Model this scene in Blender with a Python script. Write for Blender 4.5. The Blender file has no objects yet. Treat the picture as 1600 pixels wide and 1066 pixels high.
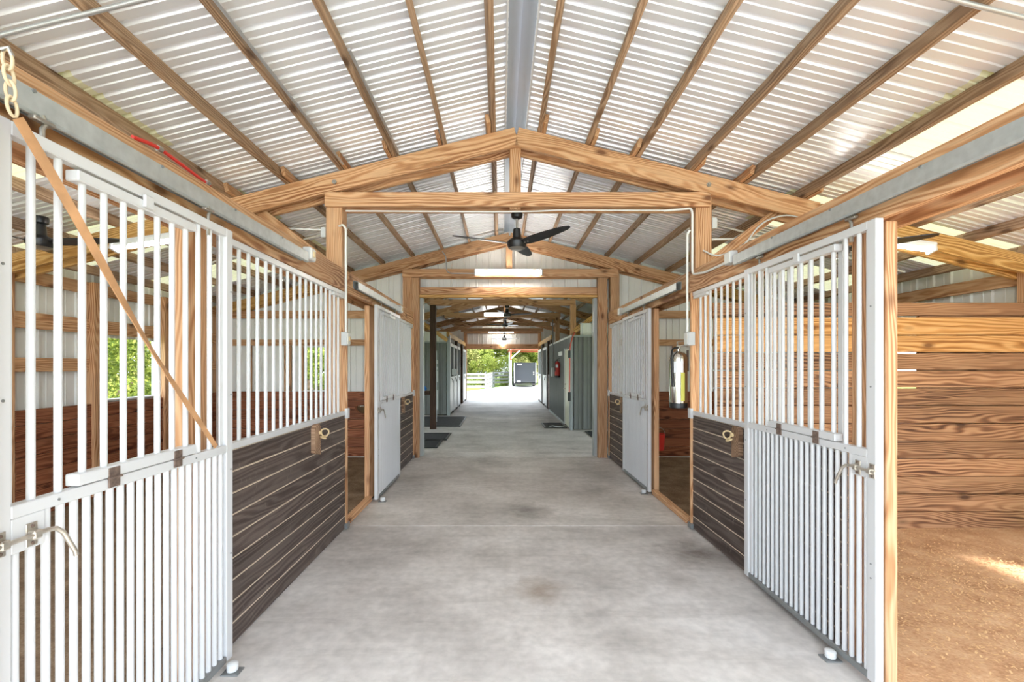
import bpy, math, random
from mathutils import Vector, Matrix
random.seed(7)
R = random.Random(11)
scene = bpy.context.scene
col = scene.collection

# ------------------------------------------------------------------ camera, sky, sun, exposure
cam_d = bpy.data.cameras.new('camera')
cam_d.sensor_width = 36.0
cam_d.lens = 16.2
cam_d.shift_x = 0.0106
cam_d.shift_y = 0.025
cam_d.clip_start = 0.05
cam_d.clip_end = 300
cam = bpy.data.objects.new('camera', cam_d)
col.objects.link(cam)
cam.location = (0, 0, 1.6)
cam.rotation_euler = (math.pi / 2, 0, 0)
scene.camera = cam

world = bpy.data.worlds.new('sky')
scene.world = world
world.use_nodes = True
wn = world.node_tree.nodes
wn['Background'].inputs[0].default_value = (0.76, 0.88, 1.0, 1)
wn['Background'].inputs[1].default_value = 1.6

sun_d = bpy.data.lights.new('sun', 'SUN')
sun_d.energy = 4.0
sun_d.angle = math.radians(4)
sun_d.color = (1.0, 0.97, 0.92)
sun = bpy.data.objects.new('sun', sun_d)
col.objects.link(sun)
sun.rotation_euler = Vector((-0.50, 0.40, -0.78)).to_track_quat('-Z', 'Y').to_euler()

scene.view_settings.view_transform = 'Standard'
scene.view_settings.look = 'None'
scene.view_settings.gamma = 1.0
scene.view_settings.use_curve_mapping = False
scene.view_settings.exposure = 1.88
try:
    scene.cycles.diffuse_bounces = 7
    scene.cycles.max_bounces = 12
    scene.cycles.sample_clamp_indirect = 8
except Exception:
    pass

# ------------------------------------------------------------------ materials
MATS = {}
def new_mat(name):
    m = bpy.data.materials.new(name)
    m.use_nodes = True
    nt = m.node_tree
    b = nt.nodes['Principled BSDF']
    MATS[name] = m
    return m, nt, b

def N(nt, kind, **kw):
    n = nt.nodes.new(kind)
    for k, v in kw.items():
        setattr(n, k, v)
    return n

def ramp(nt, stops):
    r = nt.nodes.new('ShaderNodeValToRGB')
    el = r.color_ramp.elements
    while len(el) > 1:
        el.remove(el[-1])
    el[0].position = stops[0][0]; el[0].color = (*stops[0][1], 1)
    for p, c in stops[1:]:
        e = el.new(p); e.color = (*c, 1)
    return r

def sr(r, g, b):
    f = lambda c: (c / 255 / 12.92) if c / 255 <= 0.04045 else ((c / 255 + 0.055) / 1.055) ** 2.4
    return (f(r), f(g), f(b))

def wood(name, dark, mid, light, rings=18.0, rough=0.65, var=0.25, knots=True, contrast=1.0, spec=0.25, fib=0.5):
    """plain-sawn softwood: growth rings cut lengthwise, fine fibre, knots; board length is local X"""
    m, nt, b = new_mat(name)
    L = nt.links.new
    tc = N(nt, 'ShaderNodeTexCoord')
    oi = N(nt, 'ShaderNodeObjectInfo')
    mul = N(nt, 'ShaderNodeVectorMath', operation='SCALE')
    cmb = N(nt, 'ShaderNodeCombineXYZ')
    cmb.inputs[0].default_value = 37.0; cmb.inputs[1].default_value = 0.21; cmb.inputs[2].default_value = 0.13
    L(cmb.outputs[0], mul.inputs[0]); L(oi.outputs['Random'], mul.inputs['Scale'])
    add = N(nt, 'ShaderNodeVectorMath', operation='ADD')
    L(tc.outputs['Object'], add.inputs[0]); L(mul.outputs[0], add.inputs[1])
    mp = N(nt, 'ShaderNodeMapping')
    mp.inputs['Scale'].default_value = (0.16, 1, 1)
    mp.inputs['Location'].default_value = (0, 0.05, 0.03)
    L(add.outputs[0], mp.inputs[0])
    nz = N(nt, 'ShaderNodeTexNoise')
    nz.inputs['Scale'].default_value = 3.2; nz.inputs['Detail'].default_value = 3.0
    L(mp.outputs[0], nz.inputs['Vector'])
    sub = N(nt, 'ShaderNodeVectorMath', operation='SUBTRACT'); sub.inputs[1].default_value = (.5, .5, .5)
    L(nz.outputs['Color'], sub.inputs[0])
    sc = N(nt, 'ShaderNodeVectorMath', operation='SCALE'); sc.inputs['Scale'].default_value = 0.30
    L(sub.outputs[0], sc.inputs[0])
    ad2 = N(nt, 'ShaderNodeVectorMath', operation='ADD')
    L(mp.outputs[0], ad2.inputs[0]); L(sc.outputs[0], ad2.inputs[1])
    wv = N(nt, 'ShaderNodeTexWave', wave_type='RINGS', rings_direction='X', wave_profile='SIN')
    wv.inputs['Scale'].default_value = rings
    wv.inputs['Distortion'].default_value = 1.2
    wv.inputs['Detail'].default_value = 2
    L(ad2.outputs[0], wv.inputs['Vector'])
    fm = N(nt, 'ShaderNodeMapping'); fm.inputs['Scale'].default_value = (2.5, 130, 130)
    L(add.outputs[0], fm.inputs[0])
    fz = N(nt, 'ShaderNodeTexNoise'); fz.inputs['Scale'].default_value = 1.0; fz.inputs['Detail'].default_value = 3
    L(fm.outputs[0], fz.inputs['Vector'])
    mx = N(nt, 'ShaderNodeMix', data_type='FLOAT'); mx.inputs[0].default_value = fib
    L(wv.outputs['Fac'], mx.inputs[2]); L(fz.outputs['Fac'], mx.inputs[3])
    # early wood to thin late-wood lines, strength fading in and out along the board
    em = N(nt, 'ShaderNodeMapping'); em.inputs['Scale'].default_value = (0.9, 7, 7)
    L(add.outputs[0], em.inputs[0])
    ez = N(nt, 'ShaderNodeTexNoise'); ez.inputs['Scale'].default_value = 1.0; ez.inputs['Detail'].default_value = 3
    L(em.outputs[0], ez.inputs['Vector'])
    er = N(nt, 'ShaderNodeMapRange'); er.inputs['From Min'].default_value = .3; er.inputs['From Max'].default_value = .7
    er.inputs['To Min'].default_value = .1; er.inputs['To Max'].default_value = 1.05
    L(ez.outputs['Fac'], er.inputs[0])
    wm = N(nt, 'ShaderNodeMath', operation='MULTIPLY'); L(wv.outputs['Fac'], wm.inputs[0]); L(er.outputs[0], wm.inputs[1])
    rp0 = ramp(nt, [(0.05, light), (0.45, mid), (0.95, dark)])
    L(wm.outputs[0], rp0.inputs[0])
    fr_ = ramp(nt, [(0.25, (1-.5*fib,)*3), (0.5, (1,1,1)), (0.8, (1+.25*fib,)*3)])
    L(fz.outputs['Fac'], fr_.inputs[0])
    rp = N(nt, 'ShaderNodeVectorMath', operation='MULTIPLY')
    L(rp0.outputs[0], rp.inputs[0]); L(fr_.outputs[0], rp.inputs[1])
    # broad tone drift along the board
    bm_ = N(nt, 'ShaderNodeMapping'); bm_.inputs['Scale'].default_value = (1.1, 5, 5)
    L(add.outputs[0], bm_.inputs[0])
    bz = N(nt, 'ShaderNodeTexNoise'); bz.inputs['Scale'].default_value = 1.0; bz.inputs['Detail'].default_value = 2
    L(bm_.outputs[0], bz.inputs['Vector'])
    ma = N(nt, 'ShaderNodeMath', operation='ADD'); L(bz.outputs['Fac'], ma.inputs[0]); L(oi.outputs['Random'], ma.inputs[1])
    mr = N(nt, 'ShaderNodeMapRange')
    mr.inputs['From Min'].default_value = 0.3; mr.inputs['From Max'].default_value = 1.7
    mr.inputs['To Min'].default_value = 1 - var; mr.inputs['To Max'].default_value = 1 + var
    L(ma.outputs[0], mr.inputs[0])
    cm = N(nt, 'ShaderNodeVectorMath', operation='SCALE')
    L(rp.outputs[0], cm.inputs[0]); L(mr.outputs[0], cm.inputs['Scale'])
    out = cm.outputs[0]
    if knots:
        km = N(nt, 'ShaderNodeMapping'); km.inputs['Scale'].default_value = (2.2, 5.0, 5.0)
        L(add.outputs[0], km.inputs[0])
        vo = N(nt, 'ShaderNodeTexVoronoi'); vo.inputs['Scale'].default_value = 1.0
        L(km.outputs[0], vo.inputs['Vector'])
        kr = ramp(nt, [(0.07, (.85, .85, .85)), (0.13, (.35,.35,.35)), (0.2, (0, 0, 0))])
        L(vo.outputs['Distance'], kr.inputs[0])
        kx = N(nt, 'ShaderNodeMix', data_type='RGBA')
        kx.inputs[7].default_value = (dark[0] * .45, dark[1] * .4, dark[2] * .4, 1)
        L(kr.outputs[0], kx.inputs[0]); L(out, kx.inputs[6])
        out = kx.outputs[2]
    L(out, b.inputs['Base Color'])
    b.inputs['Roughness'].default_value = rough
    b.inputs['Specular IOR Level'].default_value = spec
    bp = N(nt, 'ShaderNodeBump'); bp.inputs['Strength'].default_value = 0.18; bp.inputs['Distance'].default_value = 0.004
    L(mx.outputs[0], bp.inputs['Height']); L(bp.outputs[0], b.inputs['Normal'])
    return m

def plain(name, colr, rough=0.5, metal=0.0, spec=0.5, noise=0.0, nscale=8.0, emit=None, estr=0.0):
    m, nt, b = new_mat(name)
    b.inputs['Base Color'].default_value = (*colr, 1)
    b.inputs['Roughness'].default_value = rough
    b.inputs['Metallic'].default_value = metal
    b.inputs['Specular IOR Level'].default_value = spec
    if noise:
        L = nt.links.new
        tc = N(nt, 'ShaderNodeTexCoord')
        nz = N(nt, 'ShaderNodeTexNoise'); nz.inputs['Scale'].default_value = nscale; nz.inputs['Detail'].default_value = 5
        L(tc.outputs['Object'], nz.inputs['Vector'])
        a = tuple(c * (1 - noise) for c in colr); c2 = tuple(min(1, c * (1 + noise)) for c in colr)
        rp = ramp(nt, [(0.3, a), (0.7, c2)])
        L(nz.outputs['Fac'], rp.inputs[0]); L(rp.outputs[0], b.inputs['Base Color'])
    if emit:
        b.inputs['Emission Color'].default_value = (*emit, 1)
        b.inputs['Emission Strength'].default_value = estr
    return m

PINE = wood('pine timber', sr(138, 90, 58), sr(184, 136, 96), sr(205, 164, 126), rings=16, var=0.2)
PINE2 = wood('new yellow pine', sr(150, 104, 54), sr(192, 144, 80), sr(216, 174, 112), rings=16, var=0.14)
WEATH = wood('weathered purlin timber', sr(122, 94, 72), sr(154, 124, 98), sr(178, 150, 124), rings=15, var=0.2, fib=.6)
STALLW = wood('stall lining board', sr(84, 54, 37), sr(140, 98, 68), sr(172, 130, 95), rings=17, var=0.3, fib=.55)
HONEY = wood('honey stall board', sr(150, 98, 50), sr(190, 136, 78), sr(210, 160, 104), rings=13, var=0.12)
REDW = wood('reddish wall board', sr(90, 46, 28), sr(134, 78, 52), sr(162, 104, 74), rings=16, var=0.25, fib=.6)
DARKP = wood('dark stained plank', sr(66, 55, 51), sr(80, 68, 63), sr(100, 88, 82), rings=12, var=0.2, knots=False, rough=0.6, fib=.72)
_nt = DARKP.node_tree; _b = _nt.nodes['Principled BSDF']
_src = _b.inputs['Base Color'].links[0].from_socket
_tc = N(_nt, 'ShaderNodeTexCoord'); _mp = N(_nt, 'ShaderNodeMapping'); _mp.inputs['Scale'].default_value = (9, 9, 5)
_oi = N(_nt, 'ShaderNodeObjectInfo'); _ad = N(_nt, 'ShaderNodeVectorMath', operation='ADD')
_nt.links.new(_tc.outputs['Object'], _ad.inputs[0]); _nt.links.new(_oi.outputs['Location'], _ad.inputs[1]); _nt.links.new(_ad.outputs[0], _mp.inputs[0])
_nz = N(_nt, 'ShaderNodeTexNoise'); _nz.inputs['Scale'].default_value = 2.2; _nz.inputs['Detail'].default_value = 9; _nz.inputs['Roughness'].default_value = .72
_nt.links.new(_mp.outputs[0], _nz.inputs['Vector'])
_rp = ramp(_nt, [(0.60, (0,0,0)), (0.70, (.55,.55,.55))]); _nt.links.new(_nz.outputs['Fac'], _rp.inputs[0])
_mx = N(_nt, 'ShaderNodeMix', data_type='RGBA'); _mx.inputs[7].default_value = (*sr(142,130,120), 1)
_nt.links.new(_rp.outputs[0], _mx.inputs[0]); _nt.links.new(_src, _mx.inputs[6]); _nt.links.new(_mx.outputs[2], _b.inputs['Base Color'])
EDGEP = plain('pale worn plank edge', sr(196, 180, 160), 0.8)
DARKPOST = wood('dark brown post timber', sr(34, 22, 16), sr(60, 42, 32), sr(84, 62, 48), rings=14, knots=False)
WHITE = plain('white powder coat', (0.60, 0.60, 0.605), 0.32, spec=0.45)
WHITE2 = plain('white satin paint', (0.70, 0.71, 0.71), 0.45, noise=0.04)
GALV = plain('galvanised steel', sr(186, 192, 192), 0.42, metal=0.55, noise=0.10, nscale=22)
DGALV = plain('grey steel channel', sr(140, 142, 142), 0.45, metal=0.5)
RUST = plain('brown oxidised hinge', sr(120, 102, 92), 0.6, metal=0.4, noise=0.35, nscale=60)
BOLT = plain('zinc bolt', sr(170, 166, 158), 0.38, metal=0.8)
NICKEL = plain('worn nickel', sr(190, 182, 170), 0.35, metal=0.7, noise=0.2, nscale=40)
BLACK = plain('black fan metal', (0.012, 0.012, 0.013), 0.35)
RUBBER = plain('black rubber mat', (0.03, 0.031, 0.034), 0.8, noise=0.4, nscale=25)
PVC = plain('white conduit', (0.80, 0.80, 0.76), 0.4)
PVCG = plain('grey conduit', sr(178, 180, 184), 0.35, metal=0.5)
BOXG = plain('grey outlet box', sr(196, 198, 198), 0.45)
RED = plain('red cord', (0.55, 0.03, 0.02), 0.45)
CORDR = plain('salmon red cord', sr(214, 92, 74), 0.5)
BRASS = plain('ivory ring', sr(214, 190, 146), 0.5)
STEEL = plain('polished steel', (0.72, 0.71, 0.66), 0.16, metal=1.0)
LABELW = plain('white sticker', (0.82, 0.83, 0.85), 0.5)
LABELY = plain('yellow sticker', sr(208, 206, 96), 0.5)
STRAP = plain('tan strap', sr(176, 132, 92), 0.75, noise=0.18, nscale=14)
ROPE = plain('cream cord links', sr(196, 176, 144), 0.7)
TUBE = plain('lit fluorescent tube', (1, 1, 1), 0.5, emit=(1.0, 0.97, 0.90), estr=14.0)
ROOFM, nt, b = new_mat('white ribbed roof steel')
b.inputs['Roughness'].default_value = 0.32
b.inputs['Metallic'].default_value = 0.28
b.inputs['Specular IOR Level'].default_value = 0.6
_tc = N(nt, 'ShaderNodeTexCoord'); _nz = N(nt, 'ShaderNodeTexNoise'); _nz.inputs['Scale'].default_value = 1.7
nt.links.new(_tc.outputs['Object'], _nz.inputs['Vector'])
_rp = ramp(nt, [(0.3, (0.83, 0.86, 0.91)), (0.7, (0.89, 0.915, 0.955))])
nt.links.new(_nz.outputs['Fac'], _rp.inputs[0]); nt.links.new(_rp.outputs[0], b.inputs['Base Color'])
SIDW = plain('white wall steel', (0.80, 0.80, 0.77), 0.45, noise=0.05, nscale=3)
SIDG = plain('grey green wall steel', sr(120, 122, 118), 0.4, noise=0.05, nscale=3)
TRIMG = plain('grey corner trim steel', sr(160, 166, 166), 0.4)
# fibreglass skylight sheet: lets daylight through
SKYL, nt, b = new_mat('yellowed fibreglass sheet')
for n_ in list(nt.nodes):
    if n_.type != 'OUTPUT_MATERIAL': nt.nodes.remove(n_)
_o = [n_ for n_ in nt.nodes if n_.type == 'OUTPUT_MATERIAL'][0]
_d = N(nt, 'ShaderNodeBsdfDiffuse'); _d.inputs[0].default_value = (0.80, 0.80, 0.58, 1)
_t = N(nt, 'ShaderNodeBsdfTranslucent'); _t.inputs[0].default_value = (0.86, 0.85, 0.60, 1)
_m = N(nt, 'ShaderNodeMixShader'); _m.inputs[0].default_value = 0.10
nt.links.new(_d.outputs[0], _m.inputs[1]); nt.links.new(_t.outputs[0], _m.inputs[2]); nt.links.new(_m.outputs[0], _o.inputs[0])

# concrete: mottled, trowel clouds, a few named stains
CONC, nt, b = new_mat('aisle concrete')
L = nt.links.new
geo = N(nt, 'ShaderNodeNewGeometry')
n1 = N(nt, 'ShaderNodeTexNoise'); n1.inputs['Scale'].default_value = 1.1; n1.inputs['Detail'].default_value = 7; n1.inputs['Roughness'].default_value = 0.62
n2 = N(nt, 'ShaderNodeTexNoise'); n2.inputs['Scale'].default_value = 16; n2.inputs['Detail'].default_value = 6
n3 = N(nt, 'ShaderNodeTexNoise'); n3.inputs['Scale'].default_value = 90; n3.inputs['Detail'].default_value = 3
for n_ in (n1, n2, n3): L(geo.outputs['Position'], n_.inputs['Vector'])
r1 = ramp(nt, [(0.28, sr(166, 160, 155)), (0.5, sr(204, 198, 193)), (0.72, sr(226, 221, 217))])
L(n1.outputs['Fac'], r1.inputs[0])
r2 = ramp(nt, [(0.3, (0.86, 0.86, 0.86)), (0.7, (1.06, 1.06, 1.06))]); L(n2.outputs['Fac'], r2.inputs[0])
mm = N(nt, 'ShaderNodeMix', data_type='RGBA', blend_type='MULTIPLY'); mm.inputs[0].default_value = 1
L(r1.outputs[0], mm.inputs[6]); L(r2.outputs[0], mm.inputs[7])
cur = mm.outputs[2]
smp = N(nt, 'ShaderNodeMapping'); smp.inputs['Scale'].default_value = (0.7, 5.0, 1); smp.inputs['Rotation'].default_value = (0, 0, .08)
L(geo.outputs['Position'], smp.inputs[0])
n5 = N(nt, 'ShaderNodeTexNoise'); n5.inputs['Scale'].default_value = 1.3; n5.inputs['Detail'].default_value = 8; n5.inputs['Roughness'].default_value = .7
L(smp.outputs[0], n5.inputs['Vector'])
r5 = ramp(nt, [(0.3, (0.80, 0.79, 0.78)), (0.48, (1, 1, 1)), (0.75, (1.06, 1.06, 1.06))]); L(n5.outputs['Fac'], r5.inputs[0])
m5 = N(nt, 'ShaderNodeMix', data_type='RGBA', blend_type='MULTIPLY'); m5.inputs[0].default_value = .8
L(cur, m5.inputs[6]); L(r5.outputs[0], m5.inputs[7]); cur = m5.outputs[2]
for (sx, sy, rad, strg, c) in ((0.30, 5.15, 0.34, 0.8, sr(120, 112, 106)), (0.27, 3.30, 0.26, 0.7, sr(138, 118, 98)),
                               (1.68, 3.95, 0.40, 0.85, sr(110, 100, 92)), (1.35, 3.45, 0.22, 0.35, sr(130, 122, 114)),
                               (-0.2, 6.6, 0.7, 0.3, sr(132, 126, 122)), (0.7, 6.0, 0.9, 0.28, sr(140, 132, 126)),
                               (0.1, 12.6, 1.4, 0.35, sr(126, 122, 120)), (-0.3, 16.0, 1.8, 0.45, sr(118, 116, 118))):
    vs = N(nt, 'ShaderNodeVectorMath', operation='DISTANCE'); vs.inputs[1].default_value = (sx, sy, 0)
    wob = N(nt, 'ShaderNodeMix', data_type='VECTOR'); wob.inputs[0].default_value = 0.0
    L(geo.outputs['Position'], vs.inputs[0])
    sm = N(nt, 'ShaderNodeMath', operation='ADD')
    sc_ = N(nt, 'ShaderNodeMath', operation='MULTIPLY'); sc_.inputs[1].default_value = rad * 1.6
    n4 = N(nt, 'ShaderNodeTexNoise'); n4.inputs['Scale'].default_value = 5.0; n4.inputs['Detail'].default_value = 6; n4.inputs['Roughness'].default_value = 0.7
    L(geo.outputs['Position'], n4.inputs['Vector'])
    L(n4.outputs['Fac'], sc_.inputs[0]); L(vs.outputs['Value'], sm.inputs[0]); L(sc_.outputs[0], sm.inputs[1])
    mrr = N(nt, 'ShaderNodeMapRange'); mrr.inputs['From Min'].default_value = rad * 0.75; mrr.inputs['From Max'].default_value = rad * 1.75
    mrr.inputs['To Min'].default_value = strg; mrr.inputs['To Max'].default_value = 0
    L(sm.outputs[0], mrr.inputs[0])
    mx = N(nt, 'ShaderNodeMix', data_type='RGBA'); mx.inputs[7].default_value = (*c, 1)
    L(mrr.outputs[0], mx.inputs[0]); L(cur, mx.inputs[6]); cur = mx.outputs[2]
L(cur, b.inputs['Base Color'])
b.inputs['Roughness'].default_value = 0.62
b.inputs['Specular IOR Level'].default_value = 0.35
bp = N(nt, 'ShaderNodeBump'); bp.inputs['Strength'].default_value = 0.12; bp.inputs['Distance'].default_value = 0.003
L(n3.outputs['Fac'], bp.inputs['Height']); L(bp.outputs[0], b.inputs['Normal'])

def ground(name, a, c, d, scale=3.0, bump=0.4, fine=60):
    m, nt, b = new_mat(name)
    L = nt.links.new
    geo = N(nt, 'ShaderNodeNewGeometry')
    n1 = N(nt, 'ShaderNodeTexNoise'); n1.inputs['Scale'].default_value = scale; n1.inputs['Detail'].default_value = 8; n1.inputs['Roughness'].default_value = 0.65
    n2 = N(nt, 'ShaderNodeTexNoise'); n2.inputs['Scale'].default_value = fine; n2.inputs['Detail'].default_value = 4
    L(geo.outputs['Position'], n1.inputs['Vector']); L(geo.outputs['Position'], n2.inputs['Vector'])
    mx = N(nt, 'ShaderNodeMix', data_type='FLOAT'); mx.inputs[0].default_value = 0.35
    L(n1.outputs['Fac'], mx.inputs[2]); L(n2.outputs['Fac'], mx.inputs[3])
    rp = ramp(nt, [(0.34, a), (0.5, c), (0.66, d)])
    L(mx.outputs[0], rp.inputs[0]); L(rp.outputs[0], b.inputs['Base Color'])
    b.inputs['Roughness'].default_value = 0.95; b.inputs['Specular IOR Level'].default_value = 0.1
    bp = N(nt, 'ShaderNodeBump'); bp.inputs['Strength'].default_value = bump; bp.inputs['Distance'].default_value = 0.02
    L(mx.outputs[0], bp.inputs['Height']); L(bp.outputs[0], b.inputs['Normal'])
    return m
SAND = ground('tan stall sand', sr(160, 118, 86), sr(194, 154, 118), sr(212, 178, 144))
DIRT = ground('grey brown stall dirt', sr(92, 74, 58), sr(126, 104, 84), sr(152, 132, 112))
GRASS = ground('lawn', sr(78, 96, 40), sr(112, 132, 60), sr(146, 156, 88))
DRIVE = ground('pale concrete drive', sr(196, 192, 184), sr(214, 210, 202), sr(226, 222, 214), scale=0.8, bump=0.05)
SHAV = plain('pale wood shaving', sr(208, 168, 122), 0.9)

def leafmat(name, a, c):
    m, nt, b = new_mat(name)
    L = nt.links.new
    geo = N(nt, 'ShaderNodeNewGeometry')
    rp = ramp(nt, [(0.0, a), (1.0, c)])
    L(geo.outputs['Random Per Island'], rp.inputs[0])
    L(rp.outputs[0], b.inputs['Base Color'])
    b.inputs['Roughness'].default_value = 0.6
    b.inputs['Specular IOR Level'].default_value = 0.2
    tr = N(nt, 'ShaderNodeBsdfTranslucent'); L(rp.outputs[0], tr.inputs[0])
    ms = N(nt, 'ShaderNodeMixShader'); ms.inputs[0].default_value = 0.35
    o = [n_ for n_ in nt.nodes if n_.type == 'OUTPUT_MATERIAL'][0]
    L(b.outputs[0], ms.inputs[1]); L(tr.outputs[0], ms.inputs[2]); L(ms.outputs[0], o.inputs[0])
    return m
LEAF1 = leafmat('mid green leaf', sr(72, 92, 34), sr(158, 164, 76))
LEAF2 = leafmat('olive leaf', sr(92, 100, 52), sr(176, 172, 104))
BARK = plain('bark', sr(96, 80, 64), 0.9, noise=0.3, nscale=12)
TRAILM = plain('black trailer skin', (0.018, 0.020, 0.026), 0.12, spec=0.6)
GREYF = plain('weathered grey fence board', sr(150, 148, 146), 0.8, noise=0.15, nscale=5)
REDM = plain('red steel primer', sr(176, 78, 54), 0.5)
DOORW = plain('ivory door paint', sr(228, 226, 204), 0.45)
BLUE = plain('blue plastic', sr(40, 120, 200), 0.4)
YEL = plain('yellow plastic', sr(216, 206, 60), 0.4)

# ------------------------------------------------------------------ mesh helpers
class MB:
    def __init__(s): s.v = []; s.f = []; s.m = []
    def quad(s, a, b, c, d, mi=0):
        n = len(s.v); s.v += [tuple(a), tuple(b), tuple(c), tuple(d)]; s.f.append((n, n+1, n+2, n+3)); s.m.append(mi)
    def box(s, lo, hi, mi=0):
        x0, y0, z0 = lo; x1, y1, z1 = hi
        n = len(s.v)
        s.v += [(x0,y0,z0),(x1,y0,z0),(x1,y1,z0),(x0,y1,z0),(x0,y0,z1),(x1,y0,z1),(x1,y1,z1),(x0,y1,z1)]
        for f in ((0,3,2,1),(4,5,6,7),(0,1,5,4),(1,2,6,5),(2,3,7,6),(3,0,4,7)):
            s.f.append(tuple(n+i for i in f)); s.m.append(mi)
    def cbox(s, lo, hi, c=0.004, mi=0, em=None):
        """box with chamfered edges; em = material index of chamfers"""
        em = mi if em is None else em
        c = min(c, *(0.45*(hi[i]-lo[i]) for i in range(3)))
        n = len(s.v); idx = {}
        for sx in (0,1):
            for sy in (0,1):
                for sz in (0,1):
                    for ax in range(3):
                        p = []
                        for i, sg in enumerate((sx, sy, sz)):
                            base = hi[i] if sg else lo[i]
                            if i != ax: base += -c if sg else c
                            p.append(base)
                        idx[(sx,sy,sz,ax)] = n + len(idx); s.v.append(tuple(p))
        def F(keys, mi_):
            ps = [Vector(s.v[idx[k]]) for k in keys]
            ce = Vector([(lo[i]+hi[i])/2 for i in range(3)])
            nn = (ps[1]-ps[0]).cross(ps[2]-ps[0]); fc = sum(ps, Vector())/len(ps)
            ids = [idx[k] for k in keys]
            if nn.dot(fc-ce) < 0: ids.reverse()
            s.f.append(tuple(ids)); s.m.append(mi_)
        for ax in range(3):
            o = [i for i in range(3) if i != ax]
            for sg in (0,1):
                ks = []
                for a, b_ in ((0,0),(1,0),(1,1),(0,1)):
                    t = [0,0,0]; t[ax] = sg; t[o[0]] = a; t[o[1]] = b_; ks.append((*t, ax))
                F(ks, mi)
            for a in (0,1):
                for b_ in (0,1):
                    t0 = [0,0,0]; t0[ax] = 0; t0[o[0]] = a; t0[o[1]] = b_
                    t1 = list(t0); t1[ax] = 1
                    F([(*t0,o[0]),(*t1,o[0]),(*t1,o[1]),(*t0,o[1])], em)
        for sx in (0,1):
            for sy in (0,1):
                for sz in (0,1):
                    F([(sx,sy,sz,0),(sx,sy,sz,1),(sx,sy,sz,2)], em)
    def tube(s, pts, r, seg=10, cap=True, mi=0, radii=None):
        pts = [Vector(p) for p in pts]
        rings = []
        up = None
        for i, p in enumerate(pts):
            t = (pts[min(i+1,len(pts)-1)] - pts[max(i-1,0)]).normalized()
            if up is None:
                up = Vector((0,0,1)) if abs(t.z) < 0.9 else Vector((1,0,0))
            u = (up - t*up.dot(t)).normalized(); up = u
            w = t.cross(u)
            rr = radii[i] if radii else r
            n = len(s.v)
            for k in range(seg):
                a = 2*math.pi*k/seg
                s.v.append(tuple(p + u*math.cos(a)*rr + w*math.sin(a)*rr))
            rings.append(n)
        for i in range(len(rings)-1):
            a, b_ = rings[i], rings[i+1]
            for k in range(seg):
                k2 = (k+1) % seg
                s.f.append((a+k, a+k2, b_+k2, b_+k)); s.m.append(mi)
        if cap:
            s.f.append(tuple(rings[0]+k for k in reversed(range(seg)))); s.m.append(mi)
            s.f.append(tuple(rings[-1]+k for k in range(seg))); s.m.append(mi)
    def lathe(s, prof, c=(0,0,0), seg=20, mi=0):
        n0 = len(s.v)
        for r, z in prof:
            for k in range(seg):
                a = 2*math.pi*k/seg
                s.v.append((c[0]+r*math.cos(a), c[1]+r*math.sin(a), c[2]+z))
        for i in range(len(prof)-1):
            for k in range(seg):
                k2 = (k+1) % seg
                a = n0+i*seg; b_ = a+seg
                s.f.append((a+k, a+k2, b_+k2, b_+k)); s.m.append(mi)
        s.f.append(tuple(n0+k for k in reversed(range(seg)))); s.m.append(mi)
        e = n0+(len(prof)-1)*seg
        s.f.append(tuple(e+k for k in range(seg))); s.m.append(mi)
    def prism(s, poly, axis, a0, a1, mi=0):
        """2-D outline extruded along an axis (0,1,2); outline coordinates are the other two axes in order"""
        o = [i for i in range(3) if i != axis]
        n = len(s.v); k = len(poly)
        for a in (a0, a1):
            for p in poly:
                t = [0,0,0]; t[axis] = a; t[o[0]] = p[0]; t[o[1]] = p[1]; s.v.append(tuple(t))
        s.f.append(tuple(range(n, n+k))); s.m.append(mi)
        s.f.append(tuple(range(n+2*k-1, n+k-1, -1))); s.m.append(mi)
        for i in range(k):
            j = (i+1) % k
            s.f.append((n+i, n+k+i, n+k+j, n+j)); s.m.append(mi)
    def mesh(s, name, mats, smooth=False):
        me = bpy.data.meshes.new(name)
        me.from_pydata(s.v, [], s.f)
        if not isinstance(mats, (list, tuple)): mats = [mats]
        for m in mats: me.materials.append(m)
        if len(mats) > 1:
            me.polygons.foreach_set('material_index', s.m)
        if smooth:
            me.polygons.foreach_set('use_smooth', [True]*len(me.polygons))
            try: me.set_sharp_from_angle(angle=math.radians(38))
            except Exception: pass
        me.update()
        return me
    def build(s, name, mats, parent=None, loc=(0,0,0), smooth=False):
        return obj(name, s.mesh(name, mats, smooth), parent, loc)

def obj(name, me, parent=None, loc=(0,0,0), mat3=None):
    """loc is in world space; parents are never rotated when built"""
    o = bpy.data.objects.new(name, me)
    col.objects.link(o)
    l = Vector(loc)
    if parent is not None:
        o.parent = parent
        p = parent
        while p is not None:
            l = l - p.location; p = p.parent
    if mat3 is not None:
        M = mat3.to_4x4(); M.translation = l
        o.matrix_basis = M
    else:
        o.location = l
    return o

def thing(name, label, cat, loc=(0,0,0), group=None):
    o = bpy.data.objects.new(name, None); col.objects.link(o)
    o.empty_display_size = 0.2
    o.location = loc; o['label'] = label; o['category'] = cat
    if group: o['group'] = group
    return o
def tag(o, label, cat, group=None):
    o['label'] = label; o['category'] = cat
    if group: o['group'] = group
    return o
def struct(name, loc=(0,0,0), label=None):
    o = bpy.data.objects.new(name, None); col.objects.link(o); o.location = loc
    o['kind'] = 'structure'
    if label: o['label'] = label
    return o

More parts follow.
